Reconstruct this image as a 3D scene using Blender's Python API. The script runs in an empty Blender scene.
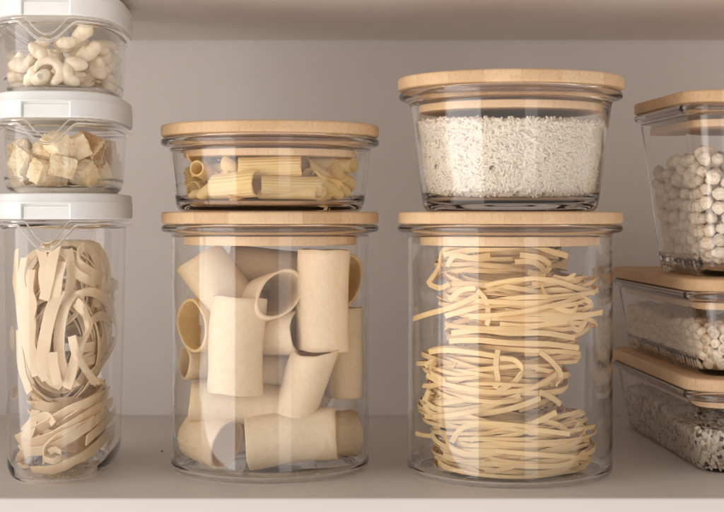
import bpy, math, random
import numpy as np
from mathutils import Vector, Matrix, noise as mnoise

CM = 0.01
F = 1500.0          # focal length of the photograph in its own pixels
EYE = 14.03         # eye height above the shelf, cm
rnd = random.Random(7)
nrng = np.random.default_rng(7)
C = bpy.context.scene.collection
PI = math.pi


def P(px, py, D):
    """photo pixel at depth D (cm) -> point in the cupboard (cm)"""
    return Vector(((px - 362.0) * D / F, D, EYE - (py - 215.0) * D / F))


# ------------------------------------------------------------------ materials
def new_mat(name):
    m = bpy.data.materials.new(name)
    m.use_nodes = True
    nt = m.node_tree
    nt.nodes.clear()
    out = nt.nodes.new('ShaderNodeOutputMaterial')
    return m, nt, out


def N(nt, t, **kw):
    n = nt.nodes.new(t)
    for k, v in kw.items():
        if k.startswith('i_'):
            n.inputs[k[2:].replace('_', ' ')].default_value = v
        else:
            setattr(n, k, v)
    return n


def ramp(nt, stops, interp='LINEAR'):
    r = nt.nodes.new('ShaderNodeValToRGB')
    r.color_ramp.interpolation = interp
    e = r.color_ramp.elements
    e[0].position, e[0].color = stops[0][0], (*stops[0][1], 1)
    e[1].position, e[1].color = stops[-1][0], (*stops[-1][1], 1)
    for p, c in stops[1:-1]:
        x = e.new(p)
        x.color = (*c, 1)
    return r


def noisy(name, stops, scale, rough=0.55, bump=0.0, bscale=None, detail=4, translucent=0.0, stretch=(1, 1, 1), spec=0.5,
          sss=0.0, jitter=0.0):
    m, nt, out = new_mat(name)
    tc = N(nt, 'ShaderNodeTexCoord')
    mp = N(nt, 'ShaderNodeMapping')
    mp.inputs['Scale'].default_value = stretch
    nt.links.new(tc.outputs['Object'], mp.inputs['Vector'])
    nz = N(nt, 'ShaderNodeTexNoise', i_Scale=scale, i_Detail=detail, i_Roughness=0.6)
    nt.links.new(mp.outputs[0], nz.inputs['Vector'])
    r = ramp(nt, stops)
    nt.links.new(nz.outputs['Fac'], r.inputs[0])
    b = N(nt, 'ShaderNodeBsdfPrincipled')
    col = r.outputs[0]
    if jitter:
        oi = N(nt, 'ShaderNodeObjectInfo')
        mr = N(nt, 'ShaderNodeMapRange', i_To_Min=1 - jitter, i_To_Max=1 + jitter)
        nt.links.new(oi.outputs['Random'], mr.inputs['Value'])
        hs = N(nt, 'ShaderNodeHueSaturation')
        nt.links.new(mr.outputs[0], hs.inputs['Value'])
        nt.links.new(col, hs.inputs['Color'])
        col = hs.outputs[0]
    nt.links.new(col, b.inputs['Base Color'])
    b.inputs['Roughness'].default_value = rough
    b.inputs['Specular IOR Level'].default_value = spec
    if sss:
        b.inputs['Subsurface Weight'].default_value = sss
        b.inputs['Subsurface Radius'].default_value = (1.0, 0.7, 0.4)
        b.inputs['Subsurface Scale'].default_value = 0.002
    sh = b.outputs[0]
    if translucent:
        t = N(nt, 'ShaderNodeBsdfTranslucent')
        nt.links.new(col, t.inputs['Color'])
        mx = N(nt, 'ShaderNodeMixShader')
        mx.inputs[0].default_value = translucent
        nt.links.new(b.outputs[0], mx.inputs[1])
        nt.links.new(t.outputs[0], mx.inputs[2])
        sh = mx.outputs[0]
    if bump:
        n2 = N(nt, 'ShaderNodeTexNoise', i_Scale=bscale or scale * 4, i_Detail=5, i_Roughness=0.65)
        nt.links.new(mp.outputs[0], n2.inputs['Vector'])
        bp = N(nt, 'ShaderNodeBump', i_Strength=bump, i_Distance=0.0008)
        nt.links.new(n2.outputs['Fac'], bp.inputs['Height'])
        nt.links.new(bp.outputs[0], b.inputs['Normal'])
    nt.links.new(sh, out.inputs[0])
    return m


def glass(name, color, ior=1.46, rough=0.0):
    m, nt, out = new_mat(name)
    b = N(nt, 'ShaderNodeBsdfPrincipled')
    b.inputs['Base Color'].default_value = (*color, 1)
    b.inputs['Roughness'].default_value = rough
    b.inputs['IOR'].default_value = ior
    b.inputs['Transmission Weight'].default_value = 1.0
    nt.links.new(b.outputs[0], out.inputs[0])
    return m


def bamboo(name, axis):
    """laminated bamboo: strips along one axis, each its own tone, with short dark pores"""
    m, nt, out = new_mat(name)
    tc = N(nt, 'ShaderNodeTexCoord')
    oi = N(nt, 'ShaderNodeObjectInfo')
    sep = N(nt, 'ShaderNodeSeparateXYZ')
    nt.links.new(tc.outputs['Object'], sep.inputs[0])
    mul = N(nt, 'ShaderNodeMath', operation='MULTIPLY')
    mul.inputs[1].default_value = 52.0
    nt.links.new(sep.outputs[axis], mul.inputs[0])
    off = N(nt, 'ShaderNodeMath', operation='MULTIPLY_ADD')
    off.inputs[1].default_value = 37.0
    nt.links.new(oi.outputs['Random'], off.inputs[0])
    nt.links.new(mul.outputs[0], off.inputs[2])
    fl = N(nt, 'ShaderNodeMath', operation='FLOOR')
    nt.links.new(off.outputs[0], fl.inputs[0])
    wn = N(nt, 'ShaderNodeTexWhiteNoise', noise_dimensions='1D')
    nt.links.new(fl.outputs[0], wn.inputs['W'])
    strip = ramp(nt, [(0.0, (0.60, 0.39, 0.215)), (0.3, (0.66, 0.445, 0.26)), (0.7, (0.695, 0.48, 0.285)), (1.0, (0.73, 0.525, 0.325))])
    nt.links.new(wn.outputs['Value'], strip.inputs[0])
    # thin joint between the strips
    fr = N(nt, 'ShaderNodeMath', operation='FRACT')
    nt.links.new(off.outputs[0], fr.inputs[0])
    jt = ramp(nt, [(0.0, (0.88, 0.85, 0.82)), (0.035, (1, 1, 1))])
    nt.links.new(fr.outputs[0], jt.inputs[0])
    # fibres and pores
    mp = N(nt, 'ShaderNodeMapping')
    mp.inputs['Scale'].default_value = (1300, 220, 420) if axis == 'X' else (220, 1300, 420)
    nt.links.new(tc.outputs['Object'], mp.inputs['Vector'])
    fb = N(nt, 'ShaderNodeTexNoise', i_Scale=1.0, i_Detail=3, i_Roughness=0.7)
    nt.links.new(mp.outputs[0], fb.inputs['Vector'])
    fbr = ramp(nt, [(0.25, (0.80, 0.74, 0.68)), (0.47, (0.98, 0.97, 0.96)), (0.75, (1.05, 1.045, 1.04))])
    nt.links.new(fb.outputs['Fac'], fbr.inputs[0])
    big = N(nt, 'ShaderNodeTexNoise', i_Scale=45.0, i_Detail=2)
    nt.links.new(tc.outputs['Object'], big.inputs['Vector'])
    bgr = ramp(nt, [(0.3, (0.92, 0.90, 0.87)), (0.7, (1.05, 1.05, 1.05))])
    nt.links.new(big.outputs['Fac'], bgr.inputs[0])
    last = strip.outputs[0]
    for o in (jt.outputs[0], fbr.outputs[0], bgr.outputs[0]):
        mx = N(nt, 'ShaderNodeMix', data_type='RGBA', blend_type='MULTIPLY')
        mx.inputs[0].default_value = 1.0
        nt.links.new(last, mx.inputs[6])
        nt.links.new(o, mx.inputs[7])
        last = mx.outputs[2]
    b = N(nt, 'ShaderNodeBsdfPrincipled')
    b.inputs['Roughness'].default_value = 0.5
    b.inputs['Specular IOR Level'].default_value = 0.35
    nt.links.new(last, b.inputs['Base Color'])
    bp = N(nt, 'ShaderNodeBump', i_Strength=0.18, i_Distance=0.0004)
    nt.links.new(fb.outputs['Fac'], bp.inputs['Height'])
    nt.links.new(bp.outputs[0], b.inputs['Normal'])
    nt.links.new(b.outputs[0], out.inputs[0])
    return m


WALL = noisy('painted_wall', [(0.28, (0.780, 0.722, 0.680)), (0.72, (0.812, 0.754, 0.712))], 14, rough=0.6, bump=0.22, bscale=420, spec=0.3)
SHELF = noisy('painted_shelf', [(0.3, (0.655, 0.608, 0.570)), (0.7, (0.675, 0.628, 0.590))], 11, rough=0.42, bump=0.06, bscale=300, spec=0.4)
UPPER = noisy('painted_upper_shelf', [(0.3, (0.800, 0.728, 0.675)), (0.7, (0.820, 0.748, 0.695))], 9, rough=0.6, bump=0.06, bscale=300, spec=0.3)
GLASS = glass('clear_glass', (0.995, 0.998, 0.996), ior=1.44)
PLASTIC = glass('clear_plastic', (0.997, 0.995, 0.993), ior=1.38)
SILICONE = glass('clear_silicone', (0.93, 0.91, 0.90), ior=1.38, rough=0.25)
BAMBOO = bamboo('bamboo', 'X')
BAMBOO_SIDE = bamboo('bamboo_long', 'Y')
WHITE = noisy('white_plastic', [(0.3, (0.78, 0.775, 0.755)), (0.7, (0.80, 0.795, 0.775))], 20, rough=0.38, bump=0.03, bscale=700, spec=0.45)
PASTA = noisy('dried_pasta', [(0.22, (0.86, 0.66, 0.42)), (0.45, (0.91, 0.73, 0.50)), (0.75, (0.94, 0.78, 0.56))], 420, rough=0.62, bump=0.18, bscale=900, translucent=0.22, spec=0.3, jitter=0.05, stretch=(1, 1, .8))
GOLD = noisy('golden_dried_pasta', [(0.22, (0.84, 0.60, 0.27)), (0.45, (0.89, 0.67, 0.34)), (0.75, (0.93, 0.73, 0.42))], 420, rough=0.62, bump=0.18, bscale=900, translucent=0.22, spec=0.3)
PENNE = noisy('yellow_dried_pasta', [(0.25, (0.89, 0.64, 0.25)), (0.75, (0.93, 0.73, 0.37))], 110, rough=0.55, bump=0.12, bscale=1100, translucent=0.25, spec=0.35, jitter=0.07)
RIBBON = noisy('egg_ribbon_pasta', [(0.25, (0.92, 0.67, 0.32)), (0.75, (0.95, 0.765, 0.45))], 60, rough=0.6, bump=0.12, bscale=1400, translucent=0.30, spec=0.3, jitter=0.05)
WIDE = noisy('wide_ribbon_pasta', [(0.25, (0.92, 0.74, 0.51)), (0.75, (0.95, 0.815, 0.61))], 60, rough=0.6, bump=0.12, bscale=1400, translucent=0.28, spec=0.3, jitter=0.04)
RICE = noisy('white_rice', [(0.3, (0.90, 0.79, 0.66)), (0.7, (0.94, 0.86, 0.75))], 260, rough=0.4, translucent=0.30, spec=0.5)
RICE_DULL = noisy('dull_rice', [(0.3, (0.70, 0.60, 0.46)), (0.7, (0.80, 0.71, 0.58))], 260, rough=0.5, spec=0.4)
RICE_CORE = noisy('rice_bed', [(0.3, (0.68, 0.55, 0.40)), (0.7, (0.84, 0.73, 0.58))], 420, rough=0.8, bump=0.5, bscale=500)
RED_GRAIN = noisy('reddish_grain', [(0.3, (0.17, 0.085, 0.055)), (0.7, (0.30, 0.165, 0.11))], 300, rough=0.5)
DARK_GRAIN = noisy('dark_grain', [(0.3, (0.07, 0.045, 0.035)), (0.7, (0.15, 0.095, 0.075))], 300, rough=0.45)
FLAKE = noisy('pale_flake', [(0.3, (0.74, 0.65, 0.53)), (0.7, (0.88, 0.80, 0.69))], 300, rough=0.55)
TAN_GRAIN = noisy('tan_grain', [(0.3, (0.42, 0.30, 0.19)), (0.7, (0.60, 0.46, 0.31))], 300, rough=0.55)
CHICKPEA = noisy('chickpea_skin', [(0.25, (0.72, 0.55, 0.40)), (0.5, (0.84, 0.70, 0.55)), (0.8, (0.90, 0.80, 0.67))], 190, rough=0.6, bump=0.5, bscale=500, spec=0.25, jitter=0.14)
BEAN = noisy('pale_bean_skin', [(0.3, (0.76, 0.60, 0.43)), (0.7, (0.84, 0.71, 0.55))], 120, rough=0.42, bump=0.05, bscale=700, spec=0.45, jitter=0.08)
CASHEW = noisy('cashew_flesh', [(0.25, (0.76, 0.57, 0.37)), (0.5, (0.87, 0.74, 0.56)), (0.8, (0.92, 0.82, 0.67))], 150, rough=0.5, bump=0.2, bscale=500, spec=0.4, sss=0.15, jitter=0.06)
CRUMB = noisy('bread_crumb', [(0.25, (0.64, 0.42, 0.20)), (0.45, (0.84, 0.65, 0.40)), (0.72, (0.92, 0.80, 0.60))], 150, rough=0.85, bump=0.9, bscale=650, spec=0.15, jitter=0.08)
CRUST = noisy('bread_crust', [(0.25, (0.34, 0.18, 0.08)), (0.55, (0.55, 0.34, 0.17)), (0.8, (0.70, 0.49, 0.28))], 130, rough=0.8, bump=0.7, bscale=600, spec=0.2, jitter=0.10)


# ------------------------------------------------------------------ objects
def empty(name, loc, label, cat, group=None, rz=0.0):
    o = bpy.data.objects.new(name, None)
    C.objects.link(o)
    o.empty_display_size = 0.02
    o.location = Vector(loc) * CM
    o.rotation_euler = (0, 0, rz)
    return tag(o, label, cat, group)


def tag(o, label=None, cat=None, group=None, kind=None):
    if label: o['label'] = label
    if cat: o['category'] = cat
    if group: o['group'] = group
    if kind: o['kind'] = kind
    return o


def mesh(name, verts, faces, mats, smooth=True, angle=38, midx=None):
    me = bpy.data.meshes.new(name)
    me.from_pydata([tuple(c * CM for c in v) for v in verts], [], faces)
    for m in (mats if isinstance(mats, (list, tuple)) else [mats]):
        me.materials.append(m)
    if midx is not None:
        me.polygons.foreach_set('material_index', np.asarray(midx, dtype=np.int32))
    if smooth:
        me.polygons.foreach_set('use_smooth', np.ones(len(me.polygons), dtype=bool))
        if angle:
            me.set_sharp_from_angle(angle=math.radians(angle))
    me.validate()
    me.update()
    return me


def obj(name, me, parent=None, loc=None, rot=None):
    o = bpy.data.objects.new(name, me)
    C.objects.link(o)
    if parent: o.parent = parent
    if loc is not None: o.location = Vector(loc) * CM
    if rot is not None: o.rotation_euler = rot
    return o


# ------------------------------------------------------------------ outlines and lofts
def circle(r, n=144):
    return [(r * math.cos(2 * PI * i / n), r * math.sin(2 * PI * i / n)) for i in range(n)]


def sellipse(ax, ay, e=3.0, n=144):
    out = []
    for i in range(n):
        t = 2 * PI * i / n
        c, s = math.cos(t), math.sin(t)
        k = (abs(c) ** e + abs(s) ** e) ** (-1.0 / e)
        out.append((ax * c * k, ay * s * k))
    return out


def rrect(hx, hy, r, nc=12, ns=7):
    r = max(0.05, min(r, hx - .01, hy - .01))
    pts = []
    cs = [(hx - r, hy - r, 0), (-hx + r, hy - r, 90), (-hx + r, -hy + r, 180), (hx - r, -hy + r, 270)]
    for q, (cx, cy, a0) in enumerate(cs):
        arc = [(cx + r * math.cos(math.radians(a0 + 90 * k / nc)), cy + r * math.sin(math.radians(a0 + 90 * k / nc))) for k in range(nc + 1)]
        pts += arc
        nx = cs[(q + 1) % 4]
        a1 = nx[2]
        e = (nx[0] + r * math.cos(math.radians(a1)), nx[1] + r * math.sin(math.radians(a1)))
        s = arc[-1]
        for k in range(1, ns + 1):
            f = k / (ns + 1)
            pts.append((s[0] + (e[0] - s[0]) * f, s[1] + (e[1] - s[1]) * f))
    return pts


def loft(sections, start=True, end=True, closed=False):
    """sections: list of (outline, z); returns verts, faces"""
    n = len(sections[0][0])
    V, Fc = [], []
    for ol, z in sections:
        V += [(x, y, z) for x, y in ol]
    m = len(sections)
    for j in range(m if closed else m - 1):
        a, b = j * n, ((j + 1) % m) * n
        for i in range(n):
            k = (i + 1) % n
            Fc.append((a + i, a + k, b + k, b + i))
    if not closed:
        if start:
            c = len(V)
            V.append((sum(x for x, y in sections[0][0]) / n, sum(y for x, y in sections[0][0]) / n, sections[0][1]))
            Fc += [(c, (i + 1) % n, i) for i in range(n)]
        if end:
            c = len(V)
            V.append((sum(x for x, y in sections[-1][0]) / n, sum(y for x, y in sections[-1][0]) / n, sections[-1][1]))
            a = (m - 1) * n
            Fc += [(c, a + i, a + (i + 1) % n) for i in range(n)]
    return V, Fc


def rev(profile, n=144):
    return loft([(circle(max(r, 0.02), n), z) for r, z in profile])


def smooth_profile(pts, k=5):
    """curve through a profile, spaced by chord length so that long straight runs do not overshoot"""
    m = len(pts)
    d = [max(1e-6, math.dist(pts[i], pts[i + 1])) for i in range(m - 1)]
    T = []
    for i in range(m):
        if i == 0: T.append(tuple((b - a) / d[0] for a, b in zip(pts[0], pts[1])))
        elif i == m - 1: T.append(tuple((b - a) / d[-1] for a, b in zip(pts[-2], pts[-1])))
        else:
            d0, d1 = d[i - 1], d[i]
            T.append(tuple(((b - a) / d0 * d1 + (c - b) / d1 * d0) / (d0 + d1) for a, b, c in zip(pts[i - 1], pts[i], pts[i + 1])))
    out = []
    for i in range(m - 1):
        for q in range(k):
            t = q / k
            h00, h10, h01, h11 = 2 * t ** 3 - 3 * t * t + 1, t ** 3 - 2 * t * t + t, -2 * t ** 3 + 3 * t * t, t ** 3 - t * t
            out.append(tuple(h00 * a + h10 * d[i] * ta + h01 * b + h11 * d[i] * tb for a, b, ta, tb in zip(pts[i], pts[i + 1], T[i], T[i + 1])))
    out.append(pts[-1])
    return out


def slab(outline_fn, z0, z1, bev):
    """a disc or plate with rounded edges; outline_fn(inset) -> outline"""
    secs = []
    for k in range(6):
        a = PI / 2 * k / 5
        secs.append((outline_fn(bev * (1 - math.sin(a))), z0 + bev * (1 - math.cos(a))))
    for k in range(6):
        a = PI / 2 * k / 5
        secs.append((outline_fn(bev * (1 - math.cos(a))), z1 - bev * (1 - math.sin(a))))
    return loft(secs)


# ------------------------------------------------------------------ the cupboard
def boxmesh(x0, x1, y0, y1, z0, z1, bev, name, mat):
    cx, cy = (x0 + x1) / 2, (y0 + y1) / 2
    V, Fc = slab(lambda d: [(x + cx, y + cy) for x, y in rrect((x1 - x0) / 2 - d, (y1 - y0) / 2 - d, 0.06, 4, 1)], z0, z1, bev)
    return obj(name, mesh(name, V, Fc, mat, angle=45))


FRONT, BACK, TOP = 74.4, 105.2, 26.2
tag(boxmesh(-62.2, 95, FRONT, BACK, -2.6, 0.0, 0.12, 'shelf', SHELF), 'pale painted shelf board the containers stand on', 'shelf', kind='structure')
tag(boxmesh(-62.2, 95, FRONT, BACK - 0.9, TOP, TOP + 2.6, 0.12, 'ceiling', UPPER), 'underside of the shelf board above', 'shelf', kind='structure')
tag(boxmesh(-62, -60.05, FRONT - .02, BACK - .02, 0.02, TOP - .02, 0.1, 'wall', WALL), 'unseen side panel of the cupboard, added to dim the back wall at left', 'wall', kind='structure')  # out of view; added to block window light from the left back wall
tag(boxmesh(-105, 95, BACK + 0.02, BACK + 1.8, -40, 70, 0.1, 'wall', WALL), 'beige back wall of the cupboard', 'wall', kind='structure')


# ------------------------------------------------------------------ round glass jars with bamboo lids
def glass_shell(outer, inner, n=160):
    return rev(outer + inner, n)


def lid_parts(t, r, z_low, thick, plug_r, plug_z0, plug_z1, rim_r, rz=0.0):
    V, Fc = slab(lambda d: circle(r - d, 160), z_low, z_low + thick, 0.13)
    lid = obj('lid', mesh('lid', V, Fc, BAMBOO, angle=None), t)
    V, Fc = slab(lambda d: circle(plug_r - d, 128), plug_z0, plug_z1, 0.07)
    plug = obj('plug', mesh('plug', V, Fc, BAMBOO, angle=None), lid)
    lid.rotation_euler.z = rz
    # clear silicone seal: a collar with two soft lips between plug and lid
    a, b = plug_z1 + 0.01, z_low - 0.01
    h = b - a
    V, Fc = loft([(circle(plug_r - 0.30, 128), a), (circle(plug_r - 0.05, 128), a), (circle(plug_r - 0.02, 128), a + h * .35),
                  (circle(plug_r + 0.12, 128), a + h * .45), (circle(plug_r + 0.12, 128), a + h * .58), (circle(plug_r - 0.02, 128), a + h * .68),
                  (circle(plug_r - 0.05, 128), b), (circle(plug_r - 0.30, 128), b)], closed=True)
    obj('seal', mesh('seal', V, Fc, SILICONE, angle=50), lid)
    return lid


def tall_jar(loc, s, label):
    t = empty('glass_jar', loc, label, 'jar', 'tall round glass jars with bamboo lids')
    R = 5.47 * s
    out = smooth_profile([(0.0, 0.03), (3.2, 0.025), (4.4, 0.015), (5.05 * s, 0.0), (5.26 * s, 0.05), (5.40 * s, 0.18), (R, 0.46), (R, 0.62), (R, 0.8), (R, 1.0)], 5)
    out += smooth_profile([(R, 1.1), (R, 1.5), (R, 6), (R, 12.3), (R, 12.7), (R, 12.86), (R + .02, 12.96), (R + .22, 13.06), (R + .46, 13.12), (R + .55, 13.28), (R + .50, 13.44), (R + .30, 13.51), (R - .10, 13.52)], 5)
    inn = smooth_profile([(R - .12, 13.46), (R - .15, 13.3), (R - .15, 13.1), (R - .15, 12.8), (R - .15, 12.3), (R - .15, 6), (R - .15, 1.3), (R - .15, .9), (R - .15, .62), (R - .23, .36), (R - .48, .20), (R - 1.5, .16), (0, .16)], 5)
    V, Fc = glass_shell(out, inn)
    obj('jar_body', mesh('jar_body', V, Fc, GLASS, angle=None), t)
    lid_parts(t, 6.0 * s, 13.56, .64, 4.79 * s, 12.40, 12.95, R, rz=rnd.uniform(-.15, .15))
    return t


JA = Vector((-5.09, 83.3, 0.0))
JB = Vector((8.06, 82.0, 0.0))
tall_jar(JA, 1.0, 'tall round glass jar with bamboo lid, filled with big smooth pasta tubes')
tall_jar(JB, 1.02, 'tall round glass jar with bamboo lid, filled with stacked ribbon pasta nests')


def bowl(loc, prof_out, prof_in, label, r, z_low, thick, plug_r, pz0, pz1):
    t = empty('glass_bowl', loc, label, 'food container', None)
    V, Fc = glass_shell(prof_out, prof_in)
    obj('bowl_body', mesh('bowl_body', V, Fc, GLASS, angle=None), t)
    lid_parts(t, r, z_low, thick, plug_r, pz0, pz1, r, rz=rnd.uniform(-.3, .3))
    return t


BA = Vector((-5.09, 83.3, 14.215))
BB = Vector((8.10, 82.0, 14.215))
bowl(BA,
     smooth_profile([(0, .05), (3.6, .05), (4.5, .03), (4.75, 0.0), (4.98, .06), (5.15, .28), (5.23, .60), (5.26, .85), (5.42, 2.2), (5.53, 3.15), (5.56, 3.38), (5.64, 3.52), (5.90, 3.60), (6.04, 3.74), (6.03, 3.92), (5.86, 4.05), (5.55, 4.07)], 5),
     smooth_profile([(5.44, 4.0), (5.38, 3.8), (5.37, 3.4), (5.24, 2.2), (5.10, 1.1), (5.06, .85), (4.93, .56), (4.6, .38), (3.8, .32), (0, .32)], 5),
     'shallow round glass bowl of mixed pasta shapes on the jar of tubes', 6.03, 4.11, .63, 4.8, 2.98, 3.36)
bowl(BB,
     smooth_profile([(0, .06), (3.2, .06), (4.0, .04), (4.3, 0.0), (4.55, .05), (4.72, .26), (4.80, .60), (4.84, .85), (5.05, 2.4), (5.45, 5.45), (5.49, 5.74), (5.58, 5.92), (5.85, 6.02), (6.06, 6.15), (6.07, 6.34), (5.92, 6.50), (5.6, 6.54)], 5),
     smooth_profile([(5.42, 6.46), (5.33, 6.3), (5.28, 5.9), (5.24, 5.6), (4.90, 3.0), (4.65, 1.2), (4.60, .98), (4.42, .68), (4.0, .52), (3.0, .46), (0, .46)], 5),
     'deep tapered glass bowl of white rice standing on the ribbon nest jar', 6.13, 6.58, .66, 4.97, 5.36, 5.80)


# ------------------------------------------------------------------ rectangular glass containers with bamboo lids
def glass_box(loc, rz, hx, hy, rc, h, taper, lid_t, label, plug_in, plug_z0, plug_z1, mat_lid):
    """hx, hy: half size of the lid; h: height of the glass; taper: how far the base sits inside the lid"""
    t = empty('glass_container', loc, label, 'food container', 'rectangular glass containers with bamboo lids', rz)
    bt = 0.34                                    # body below the rim, inset from the lid

    def S(d, z):
        return (rrect(hx - d, hy - d, rc - d * .55), z)
    wall = 0.18
    rim0 = h - 0.55
    secs = [(rrect(0.3, 0.5, .2), .16), S(taper + 1.1, .16), S(taper + .62, .06), S(taper + .40, 0.0), S(taper + .18, .06), S(taper + .05, .25), S(taper - .02, .62)]
    LV = [.02, .05, .12, .25, .4, .55, .7, .85, .94, .98, 1.0]
    for f in LV:
        secs.append(S(taper - .02 + (bt - taper + .02) * f, .62 + (rim0 - .62) * f))
    secs += [S(.22, rim0 + .06), S(.06, rim0 + .12), S(0.0, rim0 + .25), S(.03, rim0 + .42), S(.16, rim0 + .51), S(.42, rim0 + .52), S(.56, rim0 + .45), S(.62, rim0 + .3)]
    for f in reversed(LV):
        secs.append(S(taper - .02 + (bt - taper + .02) * f + wall, .95 + (rim0 - .95) * f))
    secs += [S(taper + .34, .60), S(taper + .56, .44), S(taper + 1.1, .38), (rrect(0.3, 0.5, .2), .38)]
    V, Fc = loft(secs)
    obj('container_body', mesh('container_body', V, Fc, GLASS, angle=None), t)
    V, Fc = slab(lambda d: rrect(hx - d, hy - d, rc - d * .5), h, h + lid_t, 0.13)
    lid = obj('lid', mesh('lid', V, Fc, mat_lid, angle=None), t)
    V, Fc = slab(lambda d: rrect(hx - plug_in - d, hy - plug_in - d, max(rc - .4, .5)), plug_z0, plug_z1, 0.07)
    obj('plug', mesh('plug', V, Fc, mat_lid, angle=None), lid)
    a, b = plug_z1 + .01, h - .01

    def Q(d):
        return rrect(hx - plug_in - d, hy - plug_in - d, max(rc - .4, .5))
    V, Fc = loft([(Q(.35), a), (Q(.06), a), (Q(.02), a + (b - a) * .35), (Q(-.1), a + (b - a) * .46), (Q(-.1), a + (b - a) * .6), (Q(.02), a + (b - a) * .7), (Q(.06), b), (Q(.35), b)], closed=True)
    obj('seal', mesh('seal', V, Fc, SILICONE, angle=50), lid)
    return t


RB = math.radians(3.3)
BX, BY = 24.55, 90.9
glass_box((BX, BY, 0), RB, 7.5, 10.5, 2.2, 4.52, .92, .70, 'low rectangular glass container of speckled grain mix standing on the shelf', .85, 3.55, 3.95, BAMBOO)
glass_box((BX, BY, 5.235), RB, 7.5, 10.5, 2.2, 4.68, .92, .68, 'low rectangular glass container of smooth round beans, between two others', .85, 3.65, 4.05, BAMBOO)
CX, CY, CZ, RC = 23.15, 87.0, 10.61, math.radians(5)
glass_box((CX, CY, CZ), RC, 6.25, 6.25, 1.9, 9.50, 1.42, .66, 'tall tapered square glass container of chickpeas on top of its stack', .95, 8.25, 8.66, BAMBOO)


# ------------------------------------------------------------------ clear plastic tubs with white lids
TX, TY, TR = -16.62, 84.4, math.radians(3)
SE = 3.0


def tub(z0, h, lid_h, label, taper, dip):
    t = empty('storage_tub', (TX, TY, z0), label, 'storage tub', 'clear plastic tubs with white lids', TR)
    ax, ay = 3.10, 7.0

    def S(d, z):
        return (sellipse(ax - d, ay - d, SE), z)
    w = .11
    z1 = h - .40
    secs = [(sellipse(.2, .4, SE), .04), S(taper + 1.0, .04), S(taper + .75, .01), S(taper + .62, 0.0), S(taper + .38, .05), S(taper + .14, .24), S(taper + .02, .60)]
    LV = [.01, .03, .08, .2, .35, .5, .65, .8, .92, .97, .99, .998]
    for f in LV:
        secs.append(S(taper * (1 - f), .62 + (z1 - .62) * f))
    secs += [S(.06, z1 + .06), S(w - .04, z1 + .05)]
    for f in reversed(LV):
        secs.append(S(taper * (1 - f) + w, .80 + (z1 - .80) * f))
    secs += [S(taper + w + .12, .36), S(taper + w + .42, .18), S(taper + 1.0, .15), (sellipse(.2, .4, SE), .15)]
    V, Fc = loft(secs)
    obj('tub_body', mesh('tub_body', V, Fc, PLASTIC, angle=50), t)

    # moulded flange under the lid, dipping in a U in front
    def flange(name, off, zc, dp, hw, hh, half):
        n = 300
        V, Fc = [], []
        ol = sellipse(ax + off, ay + off, SE, n)
        ring = [(hw * math.cos(a), hh * math.sin(a)) for a in [2 * PI * q / 10 for q in range(10)]]
        for i in range(n):
            x, y = ol[i]
            dz = 0.0
            if y < 0 and abs(x) < half * 1.6:
                u = abs(x) / half
                dz = dp * (1 - min(u, 1.0) ** 2.1) ** 1.7
            xn, yn = ol[(i + 1) % n]
            xp, yp = ol[i - 1]
            tx, ty = xn - xp, yn - yp
            L = math.hypot(tx, ty)
            nx, ny = ty / L, -tx / L
            for (a, b) in ring:
                V.append((x + nx * a, y + ny * a, zc - dz + b))
        for i in range(n):
            k = (i + 1) % n
            for q in range(10):
                r = (q + 1) % 10
                Fc.append((i * 10 + q, i * 10 + r, k * 10 + r, k * 10 + q))
        return obj(name, mesh(name, V, Fc, PLASTIC, angle=None), t)
    flange('rim', .24, h - .34, dip, .13, .10, 1.55)
    flange('rim', .12, h - .12, dip * .86, .08, .06, 1.20)

    # white lid with a finger recess in front
    lx, ly = 3.46, 7.4
    n = 240
    V, Fc = [], []
    prof = [(.30, h + .02), (.05, h + .02), (.0, h + .08), (.0, h + lid_h * .66), (.015, h + lid_h * .68), (.03, h + lid_h * .70), (.035, h + lid_h - .16), (.07, h + lid_h - .06), (.16, h + lid_h - .01), (.30, h + lid_h)]
    zr = h + lid_h * .60
    prof = prof[:3] + [(.0, zr - .05), (.0, zr - .012), (.0, zr), (.0, zr + .03)] + prof[3:]

    def outline(d, cut):
        ol = sellipse(lx - d, ly - d, SE, n)
        for tx in (-1.235, -1.215, 1.215, 1.235):
            q = min((q for q in range(n) if ol[q][1] < 0), key=lambda q: abs(ol[q][0] - tx))
            ol[q] = (tx, -(ly - d) * (1 - (abs(tx) / (lx - d)) ** SE) ** (1 / SE))
        if cut:
            ol = [(x, max(y, -ly + .36)) if y < 0 and abs(x) < 1.225 else (x, y) for x, y in ol]
        return ol
    V, Fc = loft([(outline(d, z < zr - .006), z) for d, z in prof])
    lid = obj('lid', mesh('lid', V, Fc, WHITE, angle=30), t)
    tab = mesh('tab', *slab(lambda d: rrect2(-1.20 + d, 1.20 - d, -ly + .25 + d, -ly + .40), h + .05, h + lid_h * .50, .03), WHITE, angle=40)
    obj('finger_tab', tab, lid)
    return t


def rrect2(x0, x1, y0, y1):
    cx, cy = (x0 + x1) / 2, (y0 + y1) / 2
    return [(x + cx, y + cy) for x, y in rrect((x1 - x0) / 2, (y1 - y0) / 2, .05, 3, 3)]


tub(0.0, 13.80, 1.38, 'tall clear plastic tub with white lid holding wide ribbon pasta', .30, 1.25)
tub(15.20, 3.85, 1.40, 'small clear plastic tub with white lid holding bread croutons', .14, 1.0)
tub(20.47, 3.85, 1.42, 'topmost small clear plastic tub with white lid holding cashew nuts', .14, 1.0)


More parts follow.
